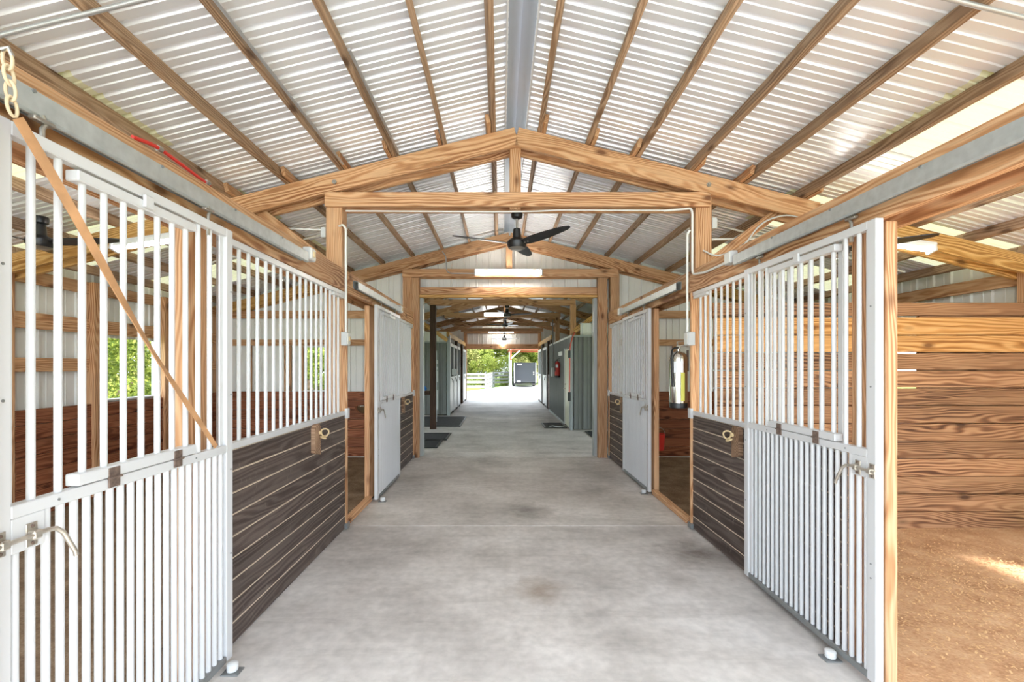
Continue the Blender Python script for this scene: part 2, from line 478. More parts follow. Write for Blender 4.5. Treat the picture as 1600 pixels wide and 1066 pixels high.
BC = {}
def board(name, p0, p1, w, h, mat, parent=None, up=(0,0,1), c=0.004, edge=None):
    """sawn board from p0 to p1 (centre line); w across, h along 'up'. Long axis is local X"""
    p0 = Vector(p0); p1 = Vector(p1)
    x = (p1-p0); Ln = x.length; x.normalize()
    upv = Vector(up)
    y = upv.cross(x).normalized(); z = x.cross(y)
    key = (round(Ln,4), round(w,4), round(h,4), mat.name, c, edge.name if edge else '')
    if key not in BC:
        mb = MB(); mb.cbox((-Ln/2,-w/2,-h/2),(Ln/2,w/2,h/2), c, 0, 1 if edge else 0)
        BC[key] = mb.mesh(name, [mat, edge] if edge else [mat])
    M = Matrix((x, y, z)).transposed()
    return obj(name, BC[key], parent, (p0+p1)/2, M)

def copy_tree(o, delta, parent=None, label=None):
    c = o.copy(); col.objects.link(c)
    if parent is not None: c.parent = parent
    else: c.location = Vector(o.location) + Vector(delta)
    for ch in list(o.children): copy_tree(ch, delta, c)
    if label: c['label'] = label
    return c

# ------------------------------------------------------------------ building measures
XR = 0.15            # ridge
RZ = 3.95            # top of rafters at the ridge
SL = 0.25            # roof pitch
NRM = math.sqrt(1 + SL*SL)
XLO, XRO = -4.95, 5.25      # inner faces of the outer walls
YT = [1.05, 4.62, 8.17]     # frames of the front barn
YB = [11.8, 14.75, 17.8, 20.7]
YEND = 22.2
Y0 = -0.9
def rz(x): return RZ - SL*abs(x-XR)

# ------------------------------------------------------------------ floor
floor = struct('floor')
ys = [-4.0, 1.0, 4.63, 8.17, 11.85, 15.1, 18.6, 22.2]
for a, b_ in zip(ys[:-1], ys[1:]):
    x0, x1 = (-1.56, 1.91)
    if a >= 8.1 and b_ < 15.2: x0, x1 = (-5.0, 1.75 if a > 11.8 else 5.2)
    if a >= 15: x0, x1 = -1.70, 1.76
    if a >= 11.8 and a < 15: x1 = 1.76
    mb = MB(); mb.cbox((x0, a+0.004, -0.12), (x1, b_-0.004, 0.0), 0.005)
    mb.build('concrete_slab', CONC, floor)
mb = MB(); mb.box((-5.0, -3.99, -0.14), (5.2, 22.19, -0.013)); mb.build('slab_bed', plain('joint grit', sr(120,114,108), .9), floor)
fl = struct('floor_stall_left', (-3.3, 3.6, 0))
fr = struct('floor_stall_right', (3.6, 3.6, 0))
def lumpy(x0, x1, y0, y1, z, amp, nx, ny, seed):
    mb = MB(); r = random.Random(seed)
    ph = [(r.uniform(1.2,4), r.uniform(1.2,4), r.uniform(0,6)) for _ in range(6)]
    for j in range(ny+1):
        for i in range(nx+1):
            x = x0+(x1-x0)*i/nx; y = y0+(y1-y0)*j/ny
            h = sum(math.sin(a*x+b_*y+c) for a, b_, c in ph)/6
            mb.v.append((x, y, z+amp*h+r.uniform(-.15,.15)*amp))
    for j in range(ny):
        for i in range(nx):
            k = j*(nx+1)+i; mb.f.append((k, k+1, k+nx+2, k+nx+1)); mb.m.append(0)
    return mb
lumpy(-5.0, -1.57, -0.9, 8.12, 0.0, 0.010, 34, 80, 1).build('packed_dirt', DIRT, fl, smooth=True)
lumpy(1.92, 5.25, -0.9, 4.58, 0.01, 0.014, 34, 60, 2).build('packed_sand', SAND, fr, smooth=True)
lumpy(1.92, 5.25, 4.58, 8.12, 0.0, 0.010, 34, 40, 3).build('packed_dirt', DIRT, fr, smooth=True)
# loose shavings on the sand
r = random.Random(5); mb = MB()
for i in range(9000):
    x = min(5.1, max(2.0, r.gauss(3.5, 0.75))); y = min(4.45, max(0.9, r.gauss(3.1, 0.8)))
    a = r.uniform(0, 6.28); l = r.uniform(.003, .012); w = r.uniform(.002, .005); z = .024+r.uniform(0,.006)
    ca, sa = math.cos(a), math.sin(a); t = r.uniform(-.004, .006)
    P = [(-l,-w,0),(l,-w,t),(l,w,t),(-l,w,0)]
    mb.quad(*[(x+p[0]*ca-p[1]*sa, y+p[0]*sa+p[1]*ca, z+p[2]) for p in P])
sh = mb.build('wood_shavings', SHAV); sh['kind'] = 'stuff'
tag(sh, 'pale wood shavings scattered over the tan stall floor', 'shavings')

# ------------------------------------------------------------------ roof
ceil = struct('ceiling')
def roof_profile():
    """one sheet 0.914 wide: major ribs every 0.2285, two small ribs in each pan"""
    pts = []
    for k in range(4):
        o = k*0.2285
        pts += [(o,0),(o+.012,.024),(o+.034,.024),(o+.046,0),(o+.088,0),(o+.093,.009),(o+.105,.009),(o+.110,0),(o+.158,0),(o+.163,.009),(o+.175,.009),(o+.180,0)]
    pts.append((0.914,0))
    return pts
RP = roof_profile()
def sheet_mesh(name, u0, u1, side, mat):
    mb = MB()
    for y, h in RP:
        for u in (u0, u1):
            # u runs down the slope, h is outward normal
            mb.v.append((side*(u+h*SL)/NRM, y, (-u*SL+h)/NRM))
    for i in range(len(RP)-1):
        mb.f.append((2*i, 2*i+1, 2*i+3, 2*i+2)); mb.m.append(0)
    return mb.mesh(name, [mat])
SH = {}
for side in (-1, 1):
    for nm, u0, u1 in (('up', .10, 2.92), ('low', 2.84, 5.65)):
        for mt in (ROOFM, SKYL):
            SH[(side, nm, mt.name)] = sheet_mesh('roof_sheet', u0, u1, side, mt)
PUR_H, PUR_W = 0.105, 0.042
k = 0
y = Y0
sky_low = {-1: {1, 4, 6, 8}, 1: {1, 4, 6, 8}}
while y < YEND:
    for side in (-1, 1):
        for nm in ('up', 'low'):
            mt = SKYL if (nm == 'low' and k in sky_low[side]) else ROOFM
            dz = PUR_H*NRM + (0.0 if nm == 'up' else -0.002)
            obj('roof_sheet', SH[(side, nm, mt.name)], ceil, (XR, y, RZ+dz+0.001))
    y += 0.914; k += 1
mb = MB()
zc = RZ+PUR_H*NRM
for side in (-1, 1):
    P = [(XR+side*.0, zc+.055), (XR+side*.06, zc+.035), (XR+side*.125, zc+.01), (XR+side*.15, zc+.006)]
    for a, b_ in zip(P[:-1], P[1:]):
        mb.quad((a[0], Y0, a[1]), (b_[0], Y0, b_[1]), (b_[0], YEND, b_[1]), (a[0], YEND, a[1]))
mb.build('ridge_cap', plain('grey ridge steel', sr(168,172,178), .35, metal=.3), ceil)
for side in (-1, 1):   # closure strips beside the ridge opening
    mb = MB(); x0 = XR+side*.100; x1 = XR+side*.112
    mb.box((min(x0,x1), Y0, zc-.045), (max(x0,x1), YEND, zc-.02))
    mb.build('ridge_flashing', WHITE2, ceil)
OFFS = [.22, .70, 1.19, 1.71, 2.24, 2.80, 3.36, 3.92, 4.48, 5.02]
segs = [Y0]+YT+YB+[YEND]
for side in (-1, 1):
    upv = Vector((side*SL, 0, 1)).normalized()
    for o_ in OFFS:
        x = XR+side*o_
        for a, b_ in zip(segs[:-1], segs[1:]):
            c = Vector((x, 0, rz(x)+0.002)) + upv*(PUR_H/2)
            j = R.uniform(-.006,.006)
            board('purlin', (c.x+j, a+0.003, c.z), (c.x+R.uniform(-.006,.006), b_-0.003, c.z), PUR_W, PUR_H, WEATH, ceil, upv)

# ------------------------------------------------------------------ frames (trusses on posts)
def truss(yc, label, front=True, tie=True, outer=True, blocks=True, xl=(-1.73,-1.57), xr=(1.92,2.08), wing=True, posts=True, king=True):
    t = thing('roof_truss', label, 'roof truss', (XR, yc, 0), 'roof trusses')
    pw = 0.14; h = 0.185
    for yy in (yc-pw/2-.021, yc+pw/2+.021):
        for side in (-1, 1):
            upv = Vector((side*SL, 0, 1)).normalized()
            def pt(o_): 
                x = XR+side*o_; return Vector((x, yy, rz(x))) - upv*(h/2)
            a = pt(0.022); bq = pt(2.98)
            board('rafter', a, bq, .040, h, PINE, t, upv, .003)
            if wing:
                board('lean_to_rafter', pt(2.99), pt(5.20), .040, h-.01, PINE2, t, upv, .003)
        if tie:
            board('tie_beam', (xl[0], yy, 3.24), (xr[1]-.03, yy, 3.24), .040, .14, PINE, t, (0,0,1), .003)
    if king:
        board('king_post', (XR-.01, yc, 3.16), (XR-.01, yc, 3.90), .11, pw, PINE, t, (0,1,0), .003)
    if posts:
        for x0, x1 in (xl, xr):
            x = (x0+x1)/2
            board('post', (x, yc, 0.0), (x, yc, rz(x)-.02), x1-x0, pw, PINE, t, (0,1,0), .004)
    if outer:
        for x in (XLO-.06, XRO+.06):
            board('outer_post', (x, yc, 0.0), (x, yc, rz(x)-.02), .13, pw, PINE, t, (0,1,0), .004)
    if blocks:
        for side in (-1, 1):
            for o_ in OFFS[:7]:
                x = XR+side*(o_+.045*(1 if R.random()<.7 else -1))
                upv = Vector((side*SL, 0, 1)).normalized()
                yf = yc-pw/2-.17-R.uniform(0,.08)
                c = Vector((x, 0, rz(x)))+upv*.045
                board('purlin_block', (c.x, yf, c.z), (c.x, yc+.1, c.z), .038, .085, PINE, t, upv, .003)
        for x in (xl[0]+.10, xr[1]-.05):
            mb = MB(); mb.tube([(0,0,0),(0,-.012,0)], .022, 12); mb.tube([(0,-.012,0),(0,-.02,0)], .011, 6)
            mb.build('bolt', BOLT, t, (x, yc-pw/2-.041, rz(x)-.10), True)
    return t
truss(YT[1], 'big front pine truss, double rafters over the tie beam with the near fan', )
t_g = truss(YT[2], 'pine truss against the white gable siding, with a lit tube on its tie beam', blocks=False)
# knee braces behind the headers
for x0, x1, lab in ((2.04, 2.86, 'diagonal pine knee brace above the right header at the front truss'), (-1.69, -2.5, 'diagonal pine knee brace above the left header at the front truss')):
    bo = board('knee_brace', (x0, YT[1]-.005, 2.60), (x1, YT[1]-.005, 3.22), .038, .085, PINE)
    tag(bo, lab, 'brace', 'knee braces')
for i, yc in enumerate(YB):
    lab = ['third truss, first one beyond the gable opening, tie resting on a dark post', 'fourth truss, its tie beam carrying the first far fan', 'fifth truss deep in the far barn', 'last truss before the bright far opening'][i]
    truss(yc, lab, blocks=False, posts=False, outer=False, xl=(-1.80,-1.66), xr=(1.76,1.92))

# ------------------------------------------------------------------ steel siding
def siding_mb(u0, u1, zb, zt, flip=False, top=True):
    """vertical ribs; local: u along wall, depth outward is +d. returns list of (u,d) strips as quads in (u,d,z)"""
    pts = []
    k = math.floor(u0/0.2285)-1
    prof = ((0,0),(.010,.022),(.030,.022),(.040,0),(.112,0),(.116,.004),(.124,.004),(.128,0))
    while k*0.2285 < u1:
        for p, d in prof:
            u = k*0.2285+p
            pts.append((u, d))
        k += 1
    def at(u):
        for (a, da), (b_, db) in zip(pts[:-1], pts[1:]):
            if a <= u <= b_: return da+(db-da)*(u-a)/max(b_-a,1e-6)
        return 0
    q = [(u0, at(u0))]+[p for p in pts if u0 < p[0] < u1]+[(u1, at(u1))]
    return q
def siding(parent, axis, plane, u0, u1, zb, zt, mat, sgn, width=0.914):
    sgn = sgn*(1.9 if mat is SIDG else 1.0)   # the grey sheets have deeper ribs
    """panels along a wall. axis 'x': wall runs along X at y=plane, ribs stand toward sgn*Y"""
    f0 = zb if callable(zb) else (lambda u: zb)
    f1 = zt if callable(zt) else (lambda u: zt)
    k = math.floor(u0/width)
    while k*width < u1-1e-4:
        a = max(u0, k*width); c = min(u1, (k+1)*width); k += 1
        if c-a < .01: continue
        q = siding_mb(a, c, 0, 0)
        if axis == 'x' and a < XR < c: q = sorted(q+[(XR, 0)])
        mb = MB()
        for u, d in q:
            for z in (f0(u), f1(u)):
                mb.v.append((u, plane+sgn*d, z) if axis == 'x' else (plane+sgn*d, u, z))
        for i in range(len(q)-1):
            mb.f.append((2*i, 2*i+2, 2*i+3, 2*i+1)); mb.m.append(0)
        mb.build('siding_panel', mat, parent)

def planks(parent, axis, plane, u0, u1, zs, mat, thick=.03, gap=.005, name='plank', edge=None, c=.004):
    """horizontal boards; zs = list of z edges"""
    for i, (a, b_) in enumerate(zip(zs[:-1], zs[1:])):
        z = (a+b_)/2; h = b_-a-gap
        mt = mat[i] if isinstance(mat, list) else mat
        j = R.uniform(-.0015,.0015)
        if axis == 'x': board(name, (u0, plane+j, z), (u1, plane+j, z), thick, h, mt, parent, (0,0,1), c, edge)
        else: board(name, (plane+j, u0, z), (plane+j, u1, z), thick, h, mt, parent, (0,0,1), c, edge)
def zl(z0, z1, n): return [z0+(z1-z0)*i/n for i in range(n+1)]

# gable wall (between the two barns)
YG = 8.17
wg = struct('wall_back', (0, YG, 0))
gy = YG+.135
top_g = lambda u: rz(u)+.09
siding(wg, 'x', gy, -1.60, 1.92, 2.84, top_g, SIDW, -1)
siding(wg, 'x', gy, -5.05, -3.53, 0.02, top_g, SIDW, -1)
siding(wg, 'x', gy, -3.53, -3.03, 0.02, 1.16, SIDW, -1)
siding(wg, 'x', gy, -3.53, -3.03, 1.96, top_g, SIDW, -1)
siding(wg, 'x', gy, -3.03, -1.60, 0.02, top_g, SIDW, -1)
siding(wg, 'x', gy, 1.92, 5.35, 0.02, top_g, SIDW, -1)
for z, h in ((2.53, .14), (2.03, .11)):
    board('girt', (-4.94, YG+.085, z), (-1.74, YG+.085, z), .038, h, PINE, wg)
    board('girt', (2.09, YG+.085, z), (5.24, YG+.085, z), .038, h, PINE, wg)
for x, w in ((-4.5, .06), (-3.82, .12), (-3.56, .05), (-3.0, .05), (3.1, .06), (4.2, .10)):
    board('stud', (x, YG+.085, 1.16), (x, YG+.085, 1.97), .05, w, PINE, wg, (1,0,0))
planks(wg, 'x', YG+.05, -4.94, -1.74, zl(0.0, 1.16, 7), REDW, name='plank')
planks(wg, 'x', YG+.05, 2.09, 5.24, zl(0.0, 1.16, 7), REDW, name='plank')
win2 = struct('window_2', (-3.28, YG, 1.16))
for (a, b_, w, h) in (((-3.53, YG+.09, 1.165), (-3.03, YG+.09, 1.165), .10, .02), ((-3.53, YG+.09, 1.955), (-3.03, YG+.09, 1.955), .09, .02)):
    board('window_frame', a, b_, w, h, WHITE2, win2)
# opening trim and posts
dj = thing('gable_doorway', 'pine posts and header framing the wide gable doorway in the middle of the aisle', 'door frame', (XR, YG, 0))
for x0, x1 in ((-1.565, -1.44), (1.70, 1.86)):
    board('post', ((x0+x1)/2, YG-.035, 0), ((x0+x1)/2, YG-.035, 3.16), x1-x0, .14, PINE, dj, (0,1,0))
board('header', (-1.44, YG+.0, 2.94), (1.70, YG+.0, 2.94), .045, .13, PINE, dj)
board('header', (-1.44, YG+.0, 2.845), (1.70, YG+.0, 2.845), .10, .045, PINE2, dj)
for x0, x1 in ((-1.44, -1.385), (1.645, 1.70)):
    mb = MB(); mb.cbox((x0, YG-.01, 0.01), (x1, YG+.15, 2.82), .003)
    mb.build('corner_trim', TRIMG, dj)

# outer walls
wl = struct('wall_left', (XLO, 4, 0))
SX = XLO-.13
win = (5.72, 6.72, 1.18, 1.97)
siding(wl, 'y', SX, -0.9, 2.0, 0.02, 2.745, SIDW, 1)
siding(wl, 'y', SX, 2.0, 3.6, 0.02, 1.0, SIDW, 1)  # unseen window gap above this strip, added to let in light
siding(wl, 'y', SX, 2.0, 3.6, 2.1, 2.745, SIDW, 1)
siding(wl, 'y', SX, 3.6, 5.72, 0.02, 2.745, SIDW, 1)
siding(wl, 'y', SX, win[0], win[1], 0.02, win[2], SIDW, 1)
siding(wl, 'y', SX, win[0], win[1], win[3], 2.745, SIDW, 1)
siding(wl, 'y', SX, win[1], 8.30, 0.02, 2.745, SIDW, 1)
for a, b_ in ((1.13, 4.54), (4.70, 8.09)):
    planks(wl, 'y', XLO-.015, a, b_, zl(0.0, 1.15, 7), REDW)
    for z, h in ((2.55, .14), (2.09, .17)):
        board('girt', (XLO-.05, a, z), (XLO-.05, b_, z), .04, h, PINE, wl)
for a, b_ in ((3.66, 4.54), (4.70, 5.60), (6.86, 8.09)):
    board('girt', (XLO-.05, a, 1.62), (XLO-.05, b_, 1.62), .04, .15, PINE, wl)
for yy in (5.63, 6.80):
    board('stud', (XLO-.02, yy, 0.02), (XLO-.02, yy, 2.62), .11, .12, PINE, wl, (0,1,0))
board('stud', (XLO-.05, 7.55, 1.16), (XLO-.05, 7.55, 2.0), .05, .06, PINE, wl, (0,1,0))
win1 = struct('window_1', (XLO, 6.2, 1.2))
board('window_frame', (XLO-.10, win[0], 1.172), (XLO-.10, win[1], 1.172), .12, .025, WHITE2, win1)
board('window_frame', (XLO-.10, win[0]-.01, 1.18), (XLO-.10, win[0]-.01, 1.97), .10, .03, WHITE2, win1, (0,1,0))
board('window_frame', (XLO-.10, win[1]+.01, 1.18), (XLO-.10, win[1]+.01, 1.97), .10, .03, WHITE2, win1, (0,1,0))

wr = struct('wall_right', (XRO, 4, 0))
SX = XRO+.13
siding(wr, 'y', SX, -0.9, 0.7, 0.02, 2.735, SIDW, -1)
siding(wr, 'y', SX, 0.7, 2.7, 2.3, 2.735, SIDW, -1)
siding(wr, 'y', SX, 2.7, 5.9, 0.02, 2.735, SIDW, -1)
siding(wr, 'y', SX, 5.9, 6.9, 0.02, 1.18, SIDW, -1)
siding(wr, 'y', SX, 5.9, 6.9, 1.97, 2.735, SIDW, -1)
siding(wr, 'y', SX, 6.9, 8.30, 0.02, 2.735, SIDW, -1)
planks(wr, 'y', XRO+.015, 4.70, 8.09, zl(0.0, 1.15, 7), REDW)
for z, h in ((2.5, .14), (2.09, .14)):
    board('girt', (XRO+.05, 4.70, z), (XRO+.05, 8.09, z), .04, h, PINE, wr)
board('girt', (XRO+.05, 1.13, 2.38), (XRO+.05, 4.54, 2.38), .04, .14, PINE, wr)

# partition with stacked boards between the two right stalls
wp = struct('wall_partition', (3.6, YT[1], 0))
mats_p = [STALLW]*10+[HONEY]*2
zs = zl(0.0, 2.085, 12)
yp = YT[1]-.075
for i in range(12):
    a, b_ = zs[i], zs[i+1]
    gap = .012 if i in (7, 8, 9, 10) else .006
    board('plank', (2.10, yp-.002*(i%2), (a+b_)/2), (5.25, yp-.002*(i%2), (a+b_)/2), .04, b_-a-gap, mats_p[i], wp, (0,0,1), .004)
for i in range(12):
    a, b_ = zs[i], zs[i+1]
    board('rear_plank', (4.16, yp+.06, (a+b_)/2+.02), (5.18, yp+.06, (a+b_)/2+.02), .035, b_-a-.002, STALLW, wp, (0,0,1), .002)
board('rail', (2.10, yp+.05, 2.17), (5.25, yp+.05, 2.17), .04, .13, STALLW, wp)

# ------------------------------------------------------------------ headers and tracks along both sides of the aisle
XH = {-1: -1.55, 1: 1.90}         # header board centres (4 cm thick)
def header(side, y0, y1, lab, lab2):
    x = XH[side]
    tag(board('header_beam', (x, y0, 2.443), (x, y1, 2.443), .040, .215, PINE, None, (0,0,1), .004), lab, 'beam', 'door header beams')
    xi = x+side*.20
    tag(board('rear_header_beam', (xi, y0, 2.443), (xi, y1, 2.443), .040, .215, PINE, None, (0,0,1), .004), lab2, 'beam', 'door header beams')
header(-1, Y0, 4.60, 'near left pine header beam carrying the galvanised door track', 'pine beam behind the near left header, on the stall side')
header(-1, 4.61, 8.09, 'far left pine header beam, between front truss and gable', 'pine beam behind the far left header, on the stall side')
header(1, Y0, 4.60, 'near right pine header beam carrying the galvanised door track', 'pine beam behind the near right header, on the stall side')
header(1, 4.61, 8.09, 'far right pine header beam, between front truss and gable', 'pine beam behind the far right header, on the stall side')

def track(side, y0, y1, label):
    x = XH[side]-side*.020           # face of the header
    t = thing('door_track', label, 'door track', (x, y0, 2.39), 'sliding door tracks')
    s = -side
    z0, z1, w = 2.395, 2.485, .058
    P = [(0, z0+.012), (0, z1), (w*.55, z1), (w, z1-.012), (w, z0+.008), (w-.008, z0), (w-.018, z0), (w-.018, z0+.003),
         (w-.009, z0+.004), (w-.003, z0+.010), (w-.003, z1-.014), (w*.5, z1-.003), (.003, z1-.003), (.003, z0+.012)]
    mb = MB(); n = len(P)
    for yy in (y0, y1):
        for p in P: mb.v.append((x+s*(p[0]+.001), yy, p[1]))
    for i in range(n):
        j = (i+1) % n; mb.f.append((i, n+i, n+j, j)); mb.m.append(0)
    mb.f.append(tuple(range(n-1,-1,-1))); mb.f.append(tuple(range(n, 2*n))); mb.m += [0,0]
    mb.build('rail', GALV, t)
    k = y0+.25
    while k < y1:
        mb = MB(); mb.tube([(0,0,0),(s*.005,0,0)], .007, 8)
        mb.build('screw', DGALV, t, (x+s*(w+.0005), k, 2.468), True); k += .55
    return t
track(-1, 0.1, 3.52, 'long galvanised box track along the near left header')
track(1, 0.1, 3.62, 'long galvanised box track along the near right header')
track(-1, 4.75, 6.75, 'galvanised track over the far left stall door')
track(1, 4.80, 7.05, 'galvanised track over the far right stall door')

# ------------------------------------------------------------------ sliding stall doors
TUBE_C = {}
def vbar(name, x, y, z0, z1, r, parent, mat=WHITE, seg=12):
    key = (round(z1-z0,4), r, mat.name, seg)
    if key not in TUBE_C:
        mb = MB(); mb.tube([(0,0,0),(0,0,z1-z0)], r, seg); TUBE_C[key] = mb.mesh(name, [mat], True)
    return obj(name, TUBE_C[key], parent, (x, y, z0))

def stall_door(side, y0, y1, label, zb=.035, hang=(.2,.8), flap=(.25,.75)):
    """aisle is toward -side. door slab x from face to face+side*.04"""
    xf = -1.45 if side < 0 else 1.835      # aisle face
    s = -side                               # direction to the aisle
    xb = xf+side*.04; xm = (xf+xb)/2
    t = thing('stall_door', label, 'stall door', (xm, y0, 0), 'white barred sliding stall doors')
    L_ = y1-y0
    xlo, xhi = min(xf, xb), max(xf, xb)
    def bx(name, ya, yb, za, zb_, mat=WHITE, dx0=0., dx1=0., par=t, c=.003):
        mb = MB(); a, b_ = (xlo-dx0, xhi+dx1)
        mb.cbox((a, ya, za), (b_, yb, zb_), c)
        o = mb.mesh(name, [mat]); return obj(name, o, par)
    # parts are built in world space: shift meshes to the root
    def place(o): 
        o.location = Vector((0,0,0))-t.location if o.parent == t else o.location
    zt = 2.33; zm0, zm1 = 1.145, 1.185
    B = []
    B.append(bx('stile', y0, y0+.055, zb, zt))
    B.append(bx('stile', y1-.055, y1, zb, zt))
    # flat angle on the stile's inner side
    mb = MB(); mb.box((xlo+.012, y0+.055, zb+.03), (xlo+.020, y0+.075, zt-.03)); mb.build('stile_angle', WHITE, t)
    mb = MB(); mb.box((xlo+.012, y1-.080, zb+.03), (xlo+.020, y1-.055, zt-.03)); mb.build('stile_angle', WHITE, t)
    B.append(bx('top_rail', y0+.055, y1-.055, zt-.042, zt))
    B.append(bx('middle_rail', y0+.055, y1-.055, zm0, zm1))
    B.append(bx('bottom_rail', y0+.055, y1-.055, zb, zb+.035, DGALV))
    n = 11; sp = (L_-.11-.10)/(n)
    fy0 = y0+flap[0]*L_; fy1 = y0+flap[1]*L_
    ks = [y0+.055+.075+i*sp for i in range(n)]
    ks = [y for y in ks if y < y1-.06]
    # hinged flap
    fi = [i for i, y in enumerate(ks) if fy0 <= y <= fy1]
    fa, fb = ks[fi[0]]-.04, ks[fi[-1]]+.04
    mb = MB(); mb.cbox((xlo-.004*(s>0)-.004*(s<0), fa, zm1+.004), (xhi+.004, fb, zm1+.046), .004)
    fl_ = mb.build('flap_bottom_rail', WHITE, t)
    mb = MB(); mb.cbox((xlo-.004, fa, zt-.092), (xhi+.004, fb, zt-.054), .004); mb.build('flap_top_rail', WHITE, t)
    mb = MB(); cy = (fa+fb)/2; xs = xf+s*.004
    mb.cbox((min(xs, xs+s*.014), cy-.024, zt-.085), (max(xs, xs+s*.014), cy+.024, zt-.035), .003); mb.build('flap_catch', WHITE, t)
    for i, y in enumerate(ks):
        infl = i in fi
        vbar('bar', xm, y, zm1+(.046 if infl else 0), zt-(.092 if infl else .042), .0115, t)
    # lower bars, twice as close
    m = 22; sp2 = (L_-.11)/m
    for i in range(m):
        y = y0+.055+sp2*(i+.5)
        if y < y0+.055+.105: vbar('bar', xm, y, zb+.03, zm0-.10, .0122, t)
        else: vbar('bar', xm, y, zb+.03, zm0, .0122, t)
    # latch plate, bolt and handle at the near end
    ylp = y0+.055
    mb = MB(); mb.cbox((xf-.006 if s > 0 else xf, ylp, zm0-.105), (xf if s > 0 else xf+.006, ylp+.10, zm0), .002)
    mb.build('latch_plate', WHITE, t)
    zlc = zm0-.062
    for yy in (ylp+.055, y0+.018):
        mb = MB()
        xs = xf+s*.001; 
        mb.cbox((min(xs, xs+s*.004), yy-.018, zlc-.036), (max(xs, xs+s*.004), yy+.018, zlc+.036), .002)
        mb.cbox((min(xs, xs+s*.026), yy-.015, zlc-.014), (max(xs, xs+s*.026), yy+.015, zlc+.014), .005)
        br = mb.build('latch_bracket', NICKEL, t)
        for dz in (-.026, .026):
            mb = MB(); mb.tube([(0,0,0),(s*.004,0,0)], .005, 8); mb.build('screw', RUST, br, (xs+s*.004, yy, zlc+dz), True)
    mb = MB(); xs = xf+s*.018
    mb.tube([(xs, y0-.02, zlc), (xs, ylp+.09, zlc+.002), (xs+s*.004, ylp+.115, zlc-.002), (xs+s*.012, ylp+.13, zlc-.02), (xs+s*.018, ylp+.165, zlc-.095), (xs+s*.018, ylp+.168, zlc-.11)], .0075, 10)
    mb.build('latch_handle', NICKEL, t, smooth=True)
    # hinges of the flap
    for q in (.24, .80):
        yh = fa+(fb-fa)*q
        mb = MB(); xs = xf+s*.001
        mb.cbox((min(xs, xs+s*.006), yh-.026, zm1+.002), (max(xs, xs+s*.006), yh+.026, zm1+.040), .002)
        mb.cbox((min(xs, xs+s*.006), yh-.026, zm0+.006), (max(xs, xs+s*.006), yh+.026, zm1), .002)
        mb.tube([(xs+s*.007, yh-.03, zm1+.002), (xs+s*.007, yh+.03, zm1+.002)], .005, 8)
        mb.build('hinge', RUST, t)
    # screws
    for yy, z in ((y1-.02, .6), (y1-.02, 1.05), (y1-.02, 1.45), (y1-.02, 2.0), (y0+.03, .55), (y0+.03, .62), (y0+.03, 1.5), (y0+.03, 1.9), (y0+.2, zm0+.02), (y1-.3, zm0+.02)):
        mb = MB(); mb.tube([(0,0,0),(s*.003,0,0)], .0045, 6); mb.build('screw', DGALV, t, (xf, yy, z))
    # hangers up to the track
    for q in hang:
        yh = y0+L_*q
        mb = MB(); xt = xf+s*.0
        mb.tube([(xm, yh, zt-.01), (xm, yh, zt+.03), (xm, yh+.012, zt+.05), (xm, yh, zt+.075)], .008, 8)
        mb.cbox((xm-.012, yh-.035, zt+.048), (xm+.012, yh+.035, zt+.062), .003)
        mb.tube([(xm, yh, zt-.07), (xm, yh, zt-.042)], .010, 6)
        mb.build('hanger', BOLT, t, smooth=True)
    for o in B: place(o)
    return t
stall_door(-1, 1.31, 2.49, 'near left white barred stall door, closed, with a tan strap across it', hang=(.14,.85), flap=(.25,.72))
stall_door(1, 2.257, 3.48, 'near right white barred stall door, slid open beside the sandy stall', hang=(.15,.86), flap=(.24,.76))
stall_door(-1, 5.41, 6.63, 'far left white stall door, slid open beyond the front truss')
stall_door(1, 5.75, 6.97, 'far right white stall door, slid open past the silver extinguisher')

